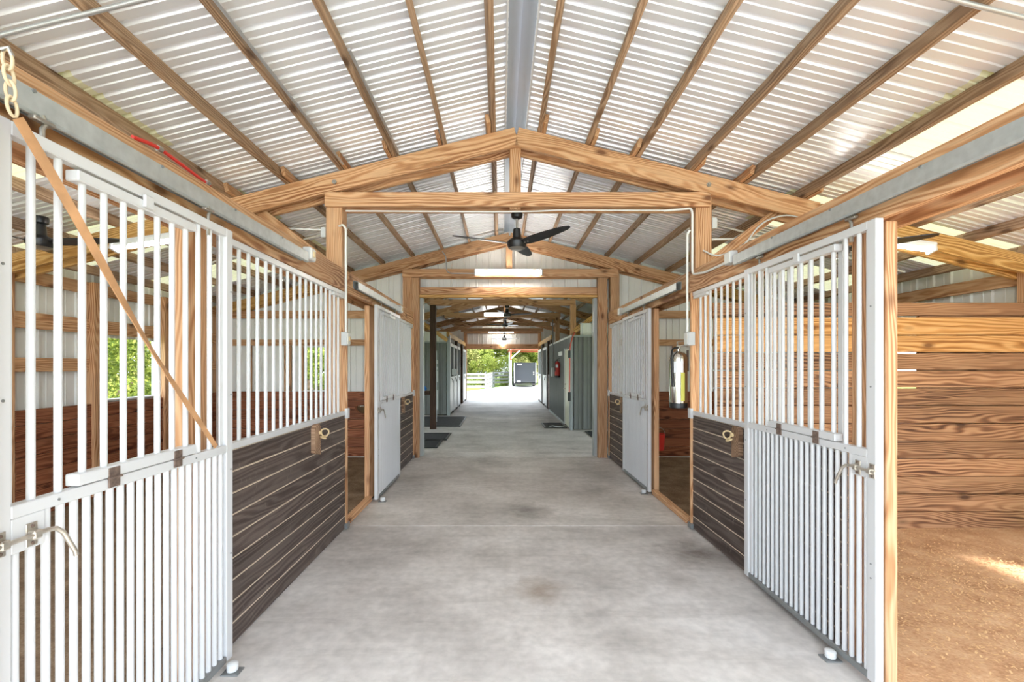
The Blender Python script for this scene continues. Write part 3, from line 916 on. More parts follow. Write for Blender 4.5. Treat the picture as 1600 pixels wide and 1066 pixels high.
# ------------------------------------------------------------------ fixed stall fronts
def stall_front(side, y0, y1, label, cleat=True):
    xp = XH[side]           # plank centre
    xf = xp-side*.017
    s = -side
    t = thing('stall_front', label, 'stall front', (xp, y0, 0), 'fixed stall fronts of dark planks and white bars')
    planks(t, 'y', xp, y0, y1, zl(0.01, 1.125, 9), DARKP, .034, .001, edge=EDGEP, c=.0045)
    lo, hi = xp-.017, xp+.017
    mb = MB(); mb.cbox((lo-.006, y0, 1.127), (hi+.006, y1, 1.165), .003); mb.build('sill_rail', WHITE, t)
    mb = MB(); mb.cbox((lo, y0, 2.292), (hi, y1, 2.332), .003); mb.build('top_rail', WHITE, t)
    mb = MB(); mb.cbox((lo, y0, 1.165), (hi, y0+.04, 2.292), .003); mb.build('stile', WHITE, t)
    mb = MB(); mb.cbox((lo-.004, y1-.30, 2.262), (hi+.004, y1-.02, 2.292), .003); mb.build('top_gusset', WHITE, t)
    n = int((y1-y0-.06)/.1035)
    for i in range(n):
        y = y0+.09+i*.1035
        if y > y1-.02: break
        vbar('bar', xp, y, 1.165, 2.262 if y > y1-.30 else 2.292, .0112, t)
    board('end_trim', (xp-side*.006, y1+.016, 0.01), (xp-side*.006, y1+.016, 2.33), .055, .03, PINE, t, (0,1,0))
    mb = MB(); mb.cbox((xf+min(0,s*.03), y1-.015, 1.09), (xf+max(0,s*.03), y1+.045, 1.19), .003); mb.build('keeper', WHITE, t)
    mb = MB(); mb.cbox((xf+min(0,s*.03), y1-.03, .01), (xf+max(0,s*.03), y1+.05, .06), .003); mb.build('foot_bracket', DGALV, t)
    if cleat:
        yc = y0+(y1-y0)*(.62 if side < 0 else .555)
        w = .035
        P = [(yc-.055, .90), (yc+.055, .87), (yc+.055, 1.10), (yc+.03, 1.128), (yc-.03, 1.128), (yc-.055, 1.10)]
        mb = MB(); mb.prism(P, 0, xf if s > 0 else xf-w, xf+w if s > 0 else xf)
        tag_cl = mb.build('cleat', wood('cleat wood %d' % side, sr(96,70,52), sr(134,104,82), sr(164,134,108), knots=False) , t)
        mb = MB(); xs = xf+s*w
        ring = [(xs+s*(.012+.032+.032*math.cos(a)), yc+.03+.010*math.sin(a*2), 1.055+.032*math.sin(a)) for a in [i*2*math.pi/14 for i in range(15)]]
        mb.tube(ring, .006, 8, cap=False); 
        mb.tube([(xs, yc+.03, 1.055), (xs+s*.016, yc+.03, 1.055)], .016, 10)
        ring = [(xs+s*(.03+.022*math.cos(a)), yc+.03+.02*math.sin(a), 1.015-.008*math.cos(a)) for a in [i*2*math.pi/12 for i in range(13)]]
        mb.tube(ring, .005, 8, cap=False)
        mb.build('tie_ring', BRASS, tag_cl, smooth=True)
    return t
stall_front(-1, 2.53, 4.53, 'near left stall front, dark planks below white bars, wooden tie cleat')
stall_front(1, 2.54, 4.53, 'near right stall front, dark planks and bars half behind the slid door')
stall_front(-1, 5.74, 8.00, 'far left stall front beside the gable doorway')
stall_front(1, 6.02, 8.00, 'far right stall front beside the gable doorway')

def jamb(x, y0, y1, lab, x1=None, zt=2.33):
    w = .06 if x1 is None else abs(x1-x); xc = x+(.03 if x > 0 else -.03) if x1 is None else (x+x1)/2
    tag(board('jamb_post', (xc, (y0+y1)/2, 0), (xc, (y0+y1)/2, zt), w, y1-y0, PINE, None, (0,1,0), .005), lab, 'post', 'stall door jambs')
jamb(-1.572, 2.28, 2.50, 'pine jamb post behind the far end of the near left door')
jamb(1.922, 2.30, 2.53, 'pine jamb post at the edge of the sandy right stall')
jamb(-1.572, 5.50, 5.72, 'knotty pine jamb post at the far left stall opening')
jamb(1.922, 5.78, 6.00, 'knotty pine jamb post at the far right stall opening')
jamb(-1.62, 1.13, 1.285, 'pale pine post at the extreme left edge, holding the strap chain', x1=-1.405, zt=2.33)
for s_, x, a, b_ in ((-1, -1.57, 4.70, 5.49), (1, 1.92, 4.70, 5.77)):
    tag(board('threshold', (x, a, .03), (x, b_, .03), .07, .06, PINE, None, (0,0,1), .006), 'timber threshold across the far %s stall opening' % ('left' if s_ < 0 else 'right'), 'threshold')

# floor guide rollers
def roller(x, y, lab):
    t = thing('guide_roller', lab, 'door guide', (x, y, 0), 'door guide rollers')
    mb = MB(); mb.cbox((-.045,-.035,0),(.045,.035,.008),.002); mb.build('base_plate', DGALV, t, (x,y,0))
    mb = MB(); mb.lathe([(.018,.008),(.026,.012),(.028,.022),(.023,.026),(.028,.030),(.028,.046),(.020,.052)], seg=16); mb.build('wheel', WHITE2, t, (x,y,0), True)
roller(-1.405, 2.41, 'white guide roller on the floor at the near left door')
roller(1.80, 2.52, 'white guide roller on the floor at the near right door')
roller(-1.405, 5.46, 'small guide roller at the foot of the far left door')
roller(1.795, 5.80, 'small guide roller at the foot of the far right door')

# ------------------------------------------------------------------ strap and chain across the near left door
t = thing('hanging_strap', 'tan webbing strap hanging diagonally across the near left door bars', 'strap', (-1.40, 1.30, 2.3))
P0 = Vector((-1.40, 1.335, 2.32)); P1 = Vector((-1.425, 2.30, 1.20))
mb = MB(); n = 26; w = .017
pts = []
for i in range(n+1):
    q = i/n; p = P0.lerp(P1, q); p.z -= .035*math.sin(math.pi*q)*(0.6+.6*q) - .0; p.x += .004*math.sin(9*q)
    pts.append(p)
for i, p in enumerate(pts):
    tw = .5*math.sin(i*.33)
    tdir = (pts[min(i+1,n)]-pts[max(i-1,0)]).normalized()
    a = Vector((1,0,0)).cross(tdir).normalized()
    wd = a*math.cos(tw)+Vector((1,0,0))*math.sin(tw)*.6
    nn = tdir.cross(wd).normalized()*.0022
    ww = w*(1-.35*i/n)
    for q in (wd*ww+nn, -wd*ww+nn, -wd*ww-nn, wd*ww-nn): mb.v.append(tuple(p+q))
for i in range(n):
    for k_ in range(4):
        a = 4*i+k_; b_ = 4*i+(k_+1)%4; mb.f.append((a, b_, b_+4, a+4)); mb.m.append(0)
mb.f.append((3,2,1,0)); mb.f.append((4*n,4*n+1,4*n+2,4*n+3)); mb.m += [0,0]
mb.build('strap', STRAP, t, smooth=True)
for i in range(4):
    c = Vector((-1.398, 1.305+.004*i, 2.47-.042*i)); mb = MB()
    ang = i*math.pi/2
    ring = []
    for k_ in range(13):
        a = k_*2*math.pi/12; l = .027*math.cos(a); w_ = .014*math.sin(a)
        ring.append((c.x+w_*math.cos(ang), c.y+w_*math.sin(ang)+.15*l*-1, c.z+l))
    mb.tube(ring, .0045, 8, cap=False); mb.build('chain_link', ROPE, t, smooth=True)
mb = MB(); mb.tube([(-1.405,1.292,2.49),(-1.39,1.30,2.50),(-1.385,1.305,2.48)], .006, 8); mb.build('hook', BOLT, t, smooth=True)

# ------------------------------------------------------------------ fans
def fan(loc, label, rot, group='black ceiling fans', mat=BLACK, rod=.30, bl=.66, detail=True):
    t = thing('ceiling_fan', label, 'ceiling fan', loc, group)
    x, y, z = loc
    mb = MB(); mb.lathe([(.03,-.07),(.055,-.055),(.06,-.02),(.055,0)], seg=20); mb.build('canopy', mat, t, loc, True)
    mb = MB(); mb.lathe([(.013,-rod),(.013,-.06)], seg=12); mb.build('downrod', BOLT, t, loc, True)
    mb = MB(); mb.lathe([(.02,-rod-.17),(.085,-rod-.165),(.098,-rod-.14),(.098,-rod-.10),(.075,-rod-.075),(.045,-rod-.06),(.036,-rod+.03),(.02,-rod+.04)], seg=24); mb.build('motor', mat, t, loc, True)
    mb = MB(); mb.lathe([(.01,-rod-.182),(.06,-rod-.178),(.085,-rod-.165)], seg=20); mb.build('motor_cap', BOLT, t, loc, True)
    for k in range(3):
        a = rot+k*2*math.pi/3
        mb = MB()
        zb = -rod-.125
        prof = [(.09,.035),(.14,.052),(.24,.064),(.40,.060),(.54,.047),(.62,.034),(bl,.012)]
        top = []; 
        for u, w in prof:
            pit = -math.radians(14)*(1-.4*u/bl)
            lift = .06*u
            for sgn in (-1, 1):
                vx, vz = sgn*w*math.cos(pit), sgn*w*math.sin(pit)
                for th in (.004, -.004):
                    mb.v.append((u*math.cos(a)-vx*math.sin(a), u*math.sin(a)+vx*math.cos(a), zb+lift+vz+th))
        for i in range(len(prof)-1):
            o_ = 4*i
            for f in ((0,4,6,2),(1,3,7,5),(0,1,5,4),(2,6,7,3)): mb.f.append(tuple(o_+q for q in f)); mb.m.append(0)
        e = 4*(len(prof)-1); mb.f.append((0,2,3,1)); mb.f.append((e,e+1,e+3,e+2)); mb.m += [0,0]
        b_ = mb.build('blade', mat, t, loc)
        if detail:
            mb = MB(); ca, sa = math.cos(a), math.sin(a)
            for u in (.11,.15):
                mb = MB(); mb.tube([(u*ca,u*sa,zb+.06*u-.004),(u*ca,u*sa,zb+.06*u-.010)], .007, 8)
                mb.build('blade_screw', BOLT, b_, loc, True)
    return t
fan((XR+.01, YT[1]+.07, 3.17), 'black three-blade ceiling fan hanging from the front truss tie beam', math.radians(-45), rod=.20)
fan((-4.0, 4.0, 2.90), 'dark ceiling fan inside the near left stall, seen behind the bars', math.radians(5), rod=.10)
fan((2.95, 4.05, 3.02), 'dark ceiling fan inside the near right stall, seen above the slid door', math.radians(205), rod=.28)
fan((.15, 11.8, 3.17), 'black ceiling fan under the first tie beam past the gable doorway', math.radians(10), rod=.12)
fan((.13, 14.75, 3.17), 'ceiling fan under the second tie beam past the gable doorway', math.radians(50), rod=.12)
fan((.13, 18.9, 3.0), 'farthest ceiling fan, just before the bright end opening', math.radians(25), rod=.15)

# ------------------------------------------------------------------ tube lights
def tube_light(p0, p1, down, label, lit=True, face=Vector((0,-1,0))):
    p0 = Vector(p0); p1 = Vector(p1); c = (p0+p1)/2
    t = thing('tube_light', label, 'light', c, 'fluorescent tube lights')
    x = (p1-p0); Ln = x.length; x.normalize(); n_ = Vector(down).normalized(); y = n_.cross(x)
    M = Matrix((x, y, n_)).transposed()
    mb = MB(); mb.prism([(-.055,-.03),(.055,-.03),(.055,-.01),(.03,.018),(-.03,.018),(-.055,-.01)], 0, -Ln/2, Ln/2)
    obj('housing', mb.mesh('housing', [WHITE2]), t, c, M)
    for o_ in (-.028, .028) if not lit == 'one' else (0,):
        mb = MB(); mb.tube([(-Ln/2+.02, o_, .034), (Ln/2-.02, o_, .034)], .0165, 10)
        obj('tube', mb.mesh('tube', [TUBE], True), t, c, M)
    for e in (-1, 1):
        mb = MB(); mb.cbox((e*(Ln/2-.012)-.012, -.052, .0), (e*(Ln/2-.012)+.012, .052, .055), .003)
        obj('end_socket', mb.mesh('end_socket', [WHITE2]), t, c, M)
    return t
tube_light((-.465, YG-.155, 3.24), (.715, YG-.155, 3.24), (0,-1,-.25), 'lit tube light on the gable tie beam, in the centre of the photo')
tube_light((2.98, 4.46, 2.98), (4.17, 4.46, 2.68), (0,-.3,-1), 'lit tube light under the rafter of the near right stall', 'one')
tube_light((-3.75, 4.46, 2.72), (-2.95, 4.46, 2.92), (0,-.3,-1), 'lit tube light in the near left stall behind the bars', 'one')
tube_light((-.55, 14.55, 3.25), (.25, 14.55, 3.25), (0,-1,-.25), 'lit tube light on the second tie beam in the far barn')
tube_light((-.6, 22.0, 3.26), (.6, 22.0, 3.26), (0,-1,-.25), 'lit tube light at the far end above the bright opening')

# ------------------------------------------------------------------ conduits, boxes, cords
def bent(pts, rad=.04, k=4):
    pts = [Vector(p) for p in pts]; out = [pts[0]]
    for a, b_, c in zip(pts[:-2], pts[1:-1], pts[2:]):
        r_ = min(rad, (a-b_).length*.45, (c-b_).length*.45)
        p = b_+(a-b_).normalized()*r_; q = b_+(c-b_).normalized()*r_
        for i in range(k+1):
            t_ = i/k; out.append(p*(1-t_)**2+b_*2*t_*(1-t_)+q*t_**2)
    out.append(pts[-1]); return out
def conduit(pts, label, r=.011, mat=PVC, rad=.06, cat='conduit', name='conduit'):
    mb = MB(); mb.tube(bent(pts, rad), r, 10)
    return tag(mb.build(name, mat, smooth=True), label, cat)
yf = YT[1]-.125
conduit([(-2.2, yf+.24, 3.02), (-1.76, yf+.24, 3.0), (-1.545, yf-.0, 2.985), (-1.515, yf-.0, 2.95), (-1.515, yf, 1.93)], 'white conduit running down the left post to the switch box')
conduit([(1.62, yf+.10, 3.155), (1.86, yf+.02, 3.15), (1.865, yf-.0, 3.10), (1.865, yf-.0, 2.50), (1.86, 4.2, 2.46), (1.86, 3.78, 2.46)], 'white conduit looping from right post along the header to the outlet box')
conduit([(1.84, yf+.0, 2.93), (1.815, yf+.0, 2.89), (1.815, yf, 1.93)], 'white conduit dropping straight to the switch above the extinguisher')
conduit([(2.05, YT[1]+.16, 2.92), (2.5, YT[1]+.18, 2.93), (2.9, YT[1]+.19, 2.94)], 'white conduit running outward behind the right truss post')
conduit([(-1.55, YT[1]-.02, 3.155), (-.1, YT[1]-.02, 3.145), (.35, YT[1]-.02, 3.15), (.55, YT[1]-.03, 3.160), (1.7, YT[1]-.02, 3.160)], 'white cable stapled under the front tie beam', r=.008)
conduit([(1.98, YT[1]-.10, 2.74), (2.10, YT[1]-.1, 2.68), (2.35, YT[1]-.1, 2.74), (2.55, YT[1]-.1, 3.02), (2.8, YT[1]-.1, 3.1), (3.1, YT[1]-.1, 3.02)], 'loose grey cable looping by the right knee brace', r=.008, mat=BOXG, rad=.2)
conduit([(-2.55, YT[1]-.1, 3.1), (-2.35, YT[1]-.1, 2.93), (-2.0, YT[1]-.1, 2.62)], 'thin pale cable drooping over the left header', r=.006, rad=.15)
def under(x): return rz(x)-.013
pl = [(x, 2.32, under(x)) for x in (-3.6, -2.4, -1.2, XR-.3)]
conduit(pl, 'grey steel conduit crossing under the left roof purlins near the camera', r=.012, mat=PVCG)
pl = [(x, 2.28, under(x)) for x in (XR+2.0, 3.2, 4.4)]
conduit(pl, 'grey steel conduit crossing under the right roof purlins near the camera', r=.012, mat=PVCG)
conduit([(XR-1.66, 1.2, rz(XR-1.66)+.0), (XR-1.66, 4.4, rz(XR-1.66)+.0)], 'grey conduit running along a left purlin toward the front truss', r=.011, mat=PVCG)
conduit([(XR-1.14, 3.0, rz(XR-1.14)+.0), (XR-1.14, 4.45, rz(XR-1.14)+.0)], 'short grey conduit along the purlin left of centre', r=.011, mat=PVCG)
conduit([(-1.02, YG-.16, 3.60), (-.96, YG-.16, 3.52), (-.95, YG-.16, 3.26), (-.88, YG-.16, 3.22), (-.47, YG-.16, 3.22)], 'thin conduit feeding the tube light on the gable beam', r=.009, mat=PVCG)
conduit([(x, 6.0, rz(x)-.012) for x in (-3.9, -2.9, -2.0)], 'pale conduit under the roof of the far left stall', r=.012)
conduit([(x, 5.6, rz(x)-.012) for x in (2.6, 3.7, 4.9)], 'pale conduit under the roof beyond the stacked board partition', r=.012)
def ebox(loc, size, lab, plate=BOXG, s=1, name='switch_box', cat='electrical box'):
    t = thing(name, lab, cat, loc)
    w, d, h = size
    mb = MB(); mb.cbox((-w/2,-d/2,-h/2),(w/2,d/2,h/2),.006); mb.build('case', BOXG, t, loc)
    mb = MB(); mb.cbox((s*w/2-.004,-d*.42,-h*.42),(s*w/2+.006,d*.42,h*.42),.004); mb.build('cover', PVC, t, loc)
    mb = MB(); mb.cbox((s*w/2+.004,-.012,-.022),(s*w/2+.018,.012,.022),.003); mb.build('toggle', BRASS, t, loc)
ebox((-1.515, yf-.01, 1.87), (.06, .10, .13), 'grey switch box on the left post at head height', s=1)
ebox((1.835, yf-.01, 1.87), (.07, .10, .13), 'grey switch box on the right post above the extinguisher', s=-1)
ebox((-1.50, 3.60, 2.475), (.06, .11, .10), 'grey outlet box at the end of the left track', s=1, name='outlet_box')
ebox((1.85, 3.71, 2.475), (.06, .11, .10), 'grey outlet box at the end of the right track', s=-1, name='outlet_box')
ebox((-1.505, 6.85, 2.45), (.06, .11, .11), 'small grey box at the end of the far left track', s=1, name='outlet_box')
ebox((1.85, 7.15, 2.45), (.06, .11, .11), 'small grey box at the end of the far right track', s=-1, name='outlet_box')
ebox((-1.76, YT[1]-.02, 2.93), (.05, .10, .10), 'white junction box on the outer side of the left truss post', s=-1, name='junction_box')
ebox((2.11, YT[1]-.02, 3.02), (.05, .10, .11), 'white junction box on the outer side of the right truss post', s=1, name='junction_box')
t = thing('extension_cable', 'short red cord with metal clips lying on the left header', 'cord', (-1.55, 2.05, 2.55))
mb = MB(); mb.tube(bent([(-1.545,1.93,2.562),(-1.54,2.05,2.585),(-1.545,2.25,2.575),(-1.55,2.45,2.562)],.08), .009, 8); mb.build('cord', RED, t, smooth=True)
for yy, zz in ((2.08,2.583),(2.42,2.565)):
    mb = MB(); mb.tube([(-1.543,yy-.012,zz),(-1.543,yy+.012,zz)], .014, 8); mb.build('clip', BOLT, t, smooth=True)

# ------------------------------------------------------------------ extinguishers
def extinguisher(loc, R_, H, mat, lab, steel=True):
    t = thing('fire_extinguisher', lab, 'extinguisher', loc)
    mb = MB(); mb.lathe([(R_*.90,.03),(R_*.98,.04),(R_,.06),(R_,H*.80),(R_*.92,H*.86),(R_*.6,H*.915),(R_*.25,H*.93),(R_*.22,H*.96)], seg=28); mb.build('cylinder', mat, t, loc, True)
    mb = MB(); mb.lathe([(R_*.9,0),(R_*1.0,.004),(R_*1.01,.05),(R_*.99,.056)], seg=28); mb.build('base_ring', BLACK, t, loc, True)
    mb = MB(); mb.tube([(0,0,H*.94),(0,0,H)], R_*.2, 10); mb.cbox((-R_*.2,-R_*.2,H*.97),(R_*.2,R_*.2,H*1.03),.003)
    mb.build('valve', NICKEL if steel else BLACK, t, loc, True)
    mb = MB(); mb.tube(bent([(0,0,H*1.02),(-R_*.3,-R_*.2,H*1.08),(R_*.9,-R_*.2,H*1.10)],.02), .007, 8)
    mb.tube(bent([(0,0,H*1.0),(R_*.4,-R_*.3,H*1.03),(R_*.95,-R_*.3,H*1.0)],.02), .007, 8); mb.build('lever', NICKEL if steel else BLACK, t, loc, True)
    mb = MB(); mb.tube(bent([(0,-R_*.1,H*.985),(-R_*.8,-R_*.4,H*.98),(-R_*1.02,-R_*.55,H*.86),(-R_*.95,-R_*.75,H*.35)],.05), .009, 8); mb.build('hose', BLACK, t, loc, True)
    mb = MB()   # printed sticker wrapped on the front
    for i in range(7):
        a = math.radians(-120+i*10-20)
        for z in (H*.58, H*.76): mb.v.append((R_*1.004*math.cos(a), R_*1.004*math.sin(a), z))
    for i in range(6): mb.f.append((2*i,2*i+2,2*i+3,2*i+1)); mb.m.append(0)
    mb.build('sticker', LABELW, t, loc, True)
    if steel:
        mb = MB()
        for i in range(4):
            a = math.radians(-95+i*9)
            for z in (H*.12, H*.58): mb.v.append((R_*1.004*math.cos(a), R_*1.004*math.sin(a), z))
        for i in range(3): mb.f.append((2*i,2*i+2,2*i+3,2*i+1)); mb.m.append(0)
        mb.build('sticker', LABELY, t, loc, True)
    mb = MB(); mb.cbox((R_*.5, -.02, H*.7), (R_+.012, .02, H*.74), .003); mb.cbox((R_+.0, -.02, H*.6), (R_+.012,.02,H*.95),.003); mb.build('wall_bracket', RUST, t, loc)
    return t
extinguisher((1.80, 4.68, 1.18), .088, .62, STEEL, 'large silver water extinguisher hung on the right post')

# feed items in the stalls
t = thing('feed_bowl', 'steel feed bowl on the board wall of the far left stall', 'bowl', (-2.36, 7.98, .78))
mb = MB(); mb.lathe([(.05,0),(.12,.03),(.16,.10),(.17,.14),(.165,.14),(.15,.10),(.11,.04),(.04,.012)], seg=24); mb.build('bowl', STEEL, t, (-2.36, 7.98, .78), True)
mb = MB(); mb.cbox((-2.39, 8.13, .80),(-2.33,8.20,.92),.004); mb.build('wall_hook', BOLT, t)
t = thing('red_bucket', 'red bucket hung behind the jamb in the far right stall', 'bucket', (2.075, 6.08, .50))
c = (2.075, 6.08, .50)
mb = MB(); mb.lathe([(.07,0),(.085,.2),(.09,.21),(.085,.215),(.08,.2),(.06,.01)], seg=24); mb.build('pail', RED, t, c, True)
mb = MB(); mb.tube([(c[0]+.086*math.cos(a), c[1], c[2]+.21+.09*math.sin(a)) for a in [i*math.pi/10 for i in range(11)]], .004, 6); mb.build('handle', BOLT, t, smooth=True)

# ------------------------------------------------------------------ far barn: rooms, doors, furniture
wfl = struct('wall_far_left', (-1.7, 15.1, 0))
siding(wfl, 'x', 15.15, -5.0, -1.70, 0.02, 2.40, SIDG, -1)
siding(wfl, 'x', 15.16, -5.0, -1.70, 2.40, 2.75, SIDW, -1)
board('cap_trim', (-5.0, 15.09, 2.40), (-1.70, 15.09, 2.40), .03, .04, TRIMG, wfl)
board('corner_post', (-1.72, 15.1, 0), (-1.72, 15.1, 2.62), .10, .10, TRIMG, wfl, (0,1,0))
board('top_beam', (-1.74, 15.0, 2.66), (-1.74, 22.1, 2.66), .08, .16, PINE2, wfl)
board('brace', (-1.74, 14.95, 2.45), (-2.6, 14.85, 3.05), .05, .12, PINE2, wfl)
for a, b_ in ((17.6, 17.75), (20.0, 20.3)):
    board('stall_post', (-1.72, (a+b_)/2, 0), (-1.72, (a+b_)/2, 2.58), .10, b_-a, DARKPOST, wfl, (0,1,0))
wfr = struct('wall_far_right', (1.76, 11.6, 0))
siding(wfr, 'x', 11.62, 1.76, 5.3, 0.02, 2.36, SIDG, -1)
siding(wfr, 'x', 11.66, 2.0, 5.3, 2.36, 2.70, SIDW, -1)
siding(wfr, 'y', 1.785, 11.62, 11.75, 0.02, 2.36, SIDG, -1)
siding(wfr, 'y', 1.785, 11.75, 12.72, 2.10, 2.36, SIDG, -1)
siding(wfr, 'y', 1.785, 12.72, 16.7, 0.02, 2.36, SIDG, -1)
board('cap_trim', (1.78, 11.60, 2.37), (5.3, 11.60, 2.37), .05, .04, TRIMG, wfr)
board('cap_trim', (1.78, 11.60, 2.37), (1.78, 16.7, 2.37), .07, .05, WHITE2, wfr)
board('corner_trim', (1.765, 11.605, 0), (1.765, 11.605, 2.36), .06, .06, TRIMG, wfr, (0,1,0))
board('base_trim', (1.74, 12.75, .03), (1.74, 16.7, .03), .03, .06, TRIMG, wfr)
board('top_beam', (1.83, 16.6, 2.66), (1.83, 22.1, 2.66), .08, .16, PINE2, wfr)
board('stub_post', (1.84, 11.8, 2.38), (1.84, 11.8, 3.18), .14, .14, PINE, wfr, (0,1,0))
board('stub_post', (1.80, 14.75, 2.38), (1.80, 14.75, 3.18), .13, .13, PINE, wfr, (0,1,0))
board('brace', (1.86, 11.75, 2.50), (2.75, 11.72, 3.15), .05, .12, PINE2, wfr)
planks(wfr, 'y', 1.82, 16.75, 17.7, zl(0.02, 1.30, 10), wood('pinkish plank', sr(150,124,112), sr(178,152,140), sr(200,178,166), knots=False), .03, .006)
for a, b_ in ((16.7, 16.85), (17.7, 17.85), (20.0, 20.2)):
    board('stall_post', (1.83, (a+b_)/2, 0), (1.83, (a+b_)/2, 2.58), .10, b_-a, DARKPOST, wfr, (0,1,0))
d1 = struct('door_1', (1.77, 12.2, 0), 'ivory door of the grey tack room')
mb = MB(); mb.cbox((1.755, 11.80, .03), (1.80, 12.68, 2.06), .004); mb.build('door_leaf', DOORW, d1)
for a, b_ in ((11.75, 11.80), (12.68, 12.73)):
    mb = MB(); mb.cbox((1.735, a, .02), (1.81, b_, 2.10), .003); mb.build('door_frame', WHITE2, d1)
mb = MB(); mb.tube([(1.755,12.58,1.0),(1.71,12.58,1.0),(1.70,12.50,1.0)], .012, 8); mb.tube([(1.755,12.58,1.12),(1.735,12.58,1.12)], .022, 10); mb.build('door_handle', NICKEL, d1, smooth=True)
def far_door(x, y0, y1, side, lab):
    t = thing('far_stall_door', lab, 'stall door', (x, y0, 0), 'white stall doors of the far barn')
    s = -side; w = .04
    def bx(n_, ya, yb, za, zb_, m_=WHITE2, d=0.):
        mb = MB(); mb.cbox((x-w/2-d, ya, za), (x+w/2+d, yb, zb_), .003); mb.build(n_, m_, t)
    bx('stile', y0, y0+.08, .06, 2.38); bx('stile', y1-.08, y1, .06, 2.38)
    bx('top_rail', y0+.08, y1-.08, 2.28, 2.38); bx('middle_rail', y0+.08, y1-.08, 1.12, 1.26); bx('bottom_rail', y0+.08, y1-.08, .06, .16)
    mb = MB(); mb.box((x-.008, y0+.08, .16), (x+.008, y1-.08, 1.12)); mb.build('lower_panel', WHITE2, t)
    k = y0+.14
    while k < y1-.1:
        vbar('bar', x, k, 1.26, 2.28, .008, t, DGALV, 6); k += .10
    mb = MB(); mb.tube([(x+s*.02, y0+.3, 1.2), (x+s*.05, y0+.34, 1.18), (x+s*.05, y0+.5, 1.06)], .014, 6); mb.build('latch_handle', RUST, t, smooth=True)
    mb = MB(); mb.tube([(x+s*.02, (y0+y1)/2, .06), (x+s*.06, (y0+y1)/2, .06)], .04, 10); mb.build('wheel', BLACK, t, smooth=True)
far_door(-1.69, 15.2, 16.35, -1, 'white far stall door nearest the grey wall on the left')
far_door(-1.69, 16.4, 17.55, -1, 'second white far stall door on the left')
far_door(-1.69, 17.8, 18.9, -1, 'third white far stall door on the left')
far_door(-1.69, 20.4, 21.9, -1, 'last white far stall door on the left, by the daylight')
far_door(1.78, 17.9, 19.6, 1, 'white far stall door on the right past the pink planks')
far_door(1.78, 20.3, 21.9, 1, 'last white far stall door on the right, by the daylight')
wfo = struct('wall_far_outer_left', (-5.1, 18, 0))  # unseen outer wall, added so less daylight reaches the far barn
siding(wfo, 'y', -5.06, 15.2, 22.2, 0.02, 2.74, SIDW, 1)
siding(wfo, 'y', -5.06, 8.4, 15.2, 2.15, 2.74, SIDW, 1)
wfo = struct('wall_far_outer_right', (5.36, 17, 0))  # unseen right counterpart, also added to darken the far barn
siding(wfo, 'y', 5.36, 11.7, 22.2, 0.02, 2.74, SIDW, -1)
siding(wfo, 'y', 5.36, 8.4, 11.7, 2.15, 2.74, SIDW, -1)
# end gable
we = struct('wall_end', (0, YEND, 0))
top_e = lambda u: rz(u)+.09
siding(we, 'x', YEND+.06, -1.66, 1.80, 2.60, top_e, SIDW, -1)
siding(we, 'x', YEND+.06, -5.2, -1.66, 0.02, top_e, SIDW, -1)
siding(we, 'x', YEND+.06, 1.80, 5.3, 0.02, top_e, SIDW, -1)
board('header', (-1.66, YEND, 2.56), (1.80, YEND, 2.56), .09, .24, PINE, we)
board('tie_beam', (-1.80, YEND-.05, 3.26), (1.92, YEND-.05, 3.26), .05, .16, PINE, we)
for x in (-1.72, 1.85):
    board('post', (x, YEND-.02, 0), (x, YEND-.02, 3.2), .14, .14, PINE, we, (0,1,0))
mb = MB(); mb.lathe([(.02,.06),(.035,.05),(.06,.0),(.055,-.05),(.02,-.075)], seg=16)
tag(mb.build('round_lamp', TUBE, loc=(.07, YEND-.10, 2.68), smooth=True), 'small round lamp on the header above the far opening', 'lamp')

# wash bay post with shelf
t = thing('wash_bay_post', 'dark brown post with a side rail, standing past the gable doorway on the left', 'post', (-1.72, 11.8, 0))
board('post', (-1.74, 11.8, 0), (-1.74, 11.8, 3.18), .15, .14, DARKPOST, t, (0,1,0))
board('side_rail', (-4.9, 11.8, .93), (-1.82, 11.8, .93), .16, .10, DARKPOST, t)
for z, h in ((1.35,.30),(1.72,.10),(1.56,.08),(.75,.5)):
    mb = MB(); mb.cbox((-1.66,11.74,z-h/2),(-1.62,11.80,z+h/2),.004); mb.build('outlet_strip', BOXG, t)
mb = MB(); mb.tube([(-1.645,11.75,.2),(-1.645,11.75,2.0)], .012, 8); mb.build('conduit', PVCG, t, smooth=True)
ebox((-1.52, 15.02, 1.42), (.16, .10, .20), 'white box on the grey wall behind the dark post', s=1, name='wall_box')
mb = MB(); mb.lathe([(.03,0),(.075,.02),(.085,.06),(.06,.10),(.02,.12)], seg=14); tag(mb.build('blue_lump', BLUE, loc=(-1.98,11.79,.98), smooth=True), 'blue plastic lump on the dark side rail', 'plastic item')  # plain lump standing for an unidentified blue item
mb = MB(); mb.lathe([(.05,0),(.09,.015),(.08,.05),(.03,.09),(.012,.10)], seg=14); tag(mb.build('yellow_lump', YEL, loc=(-2.16,11.79,.98), smooth=True), 'yellow plastic lump on the dark side rail', 'plastic item')  # simple shape for a yellow item of unknown kind

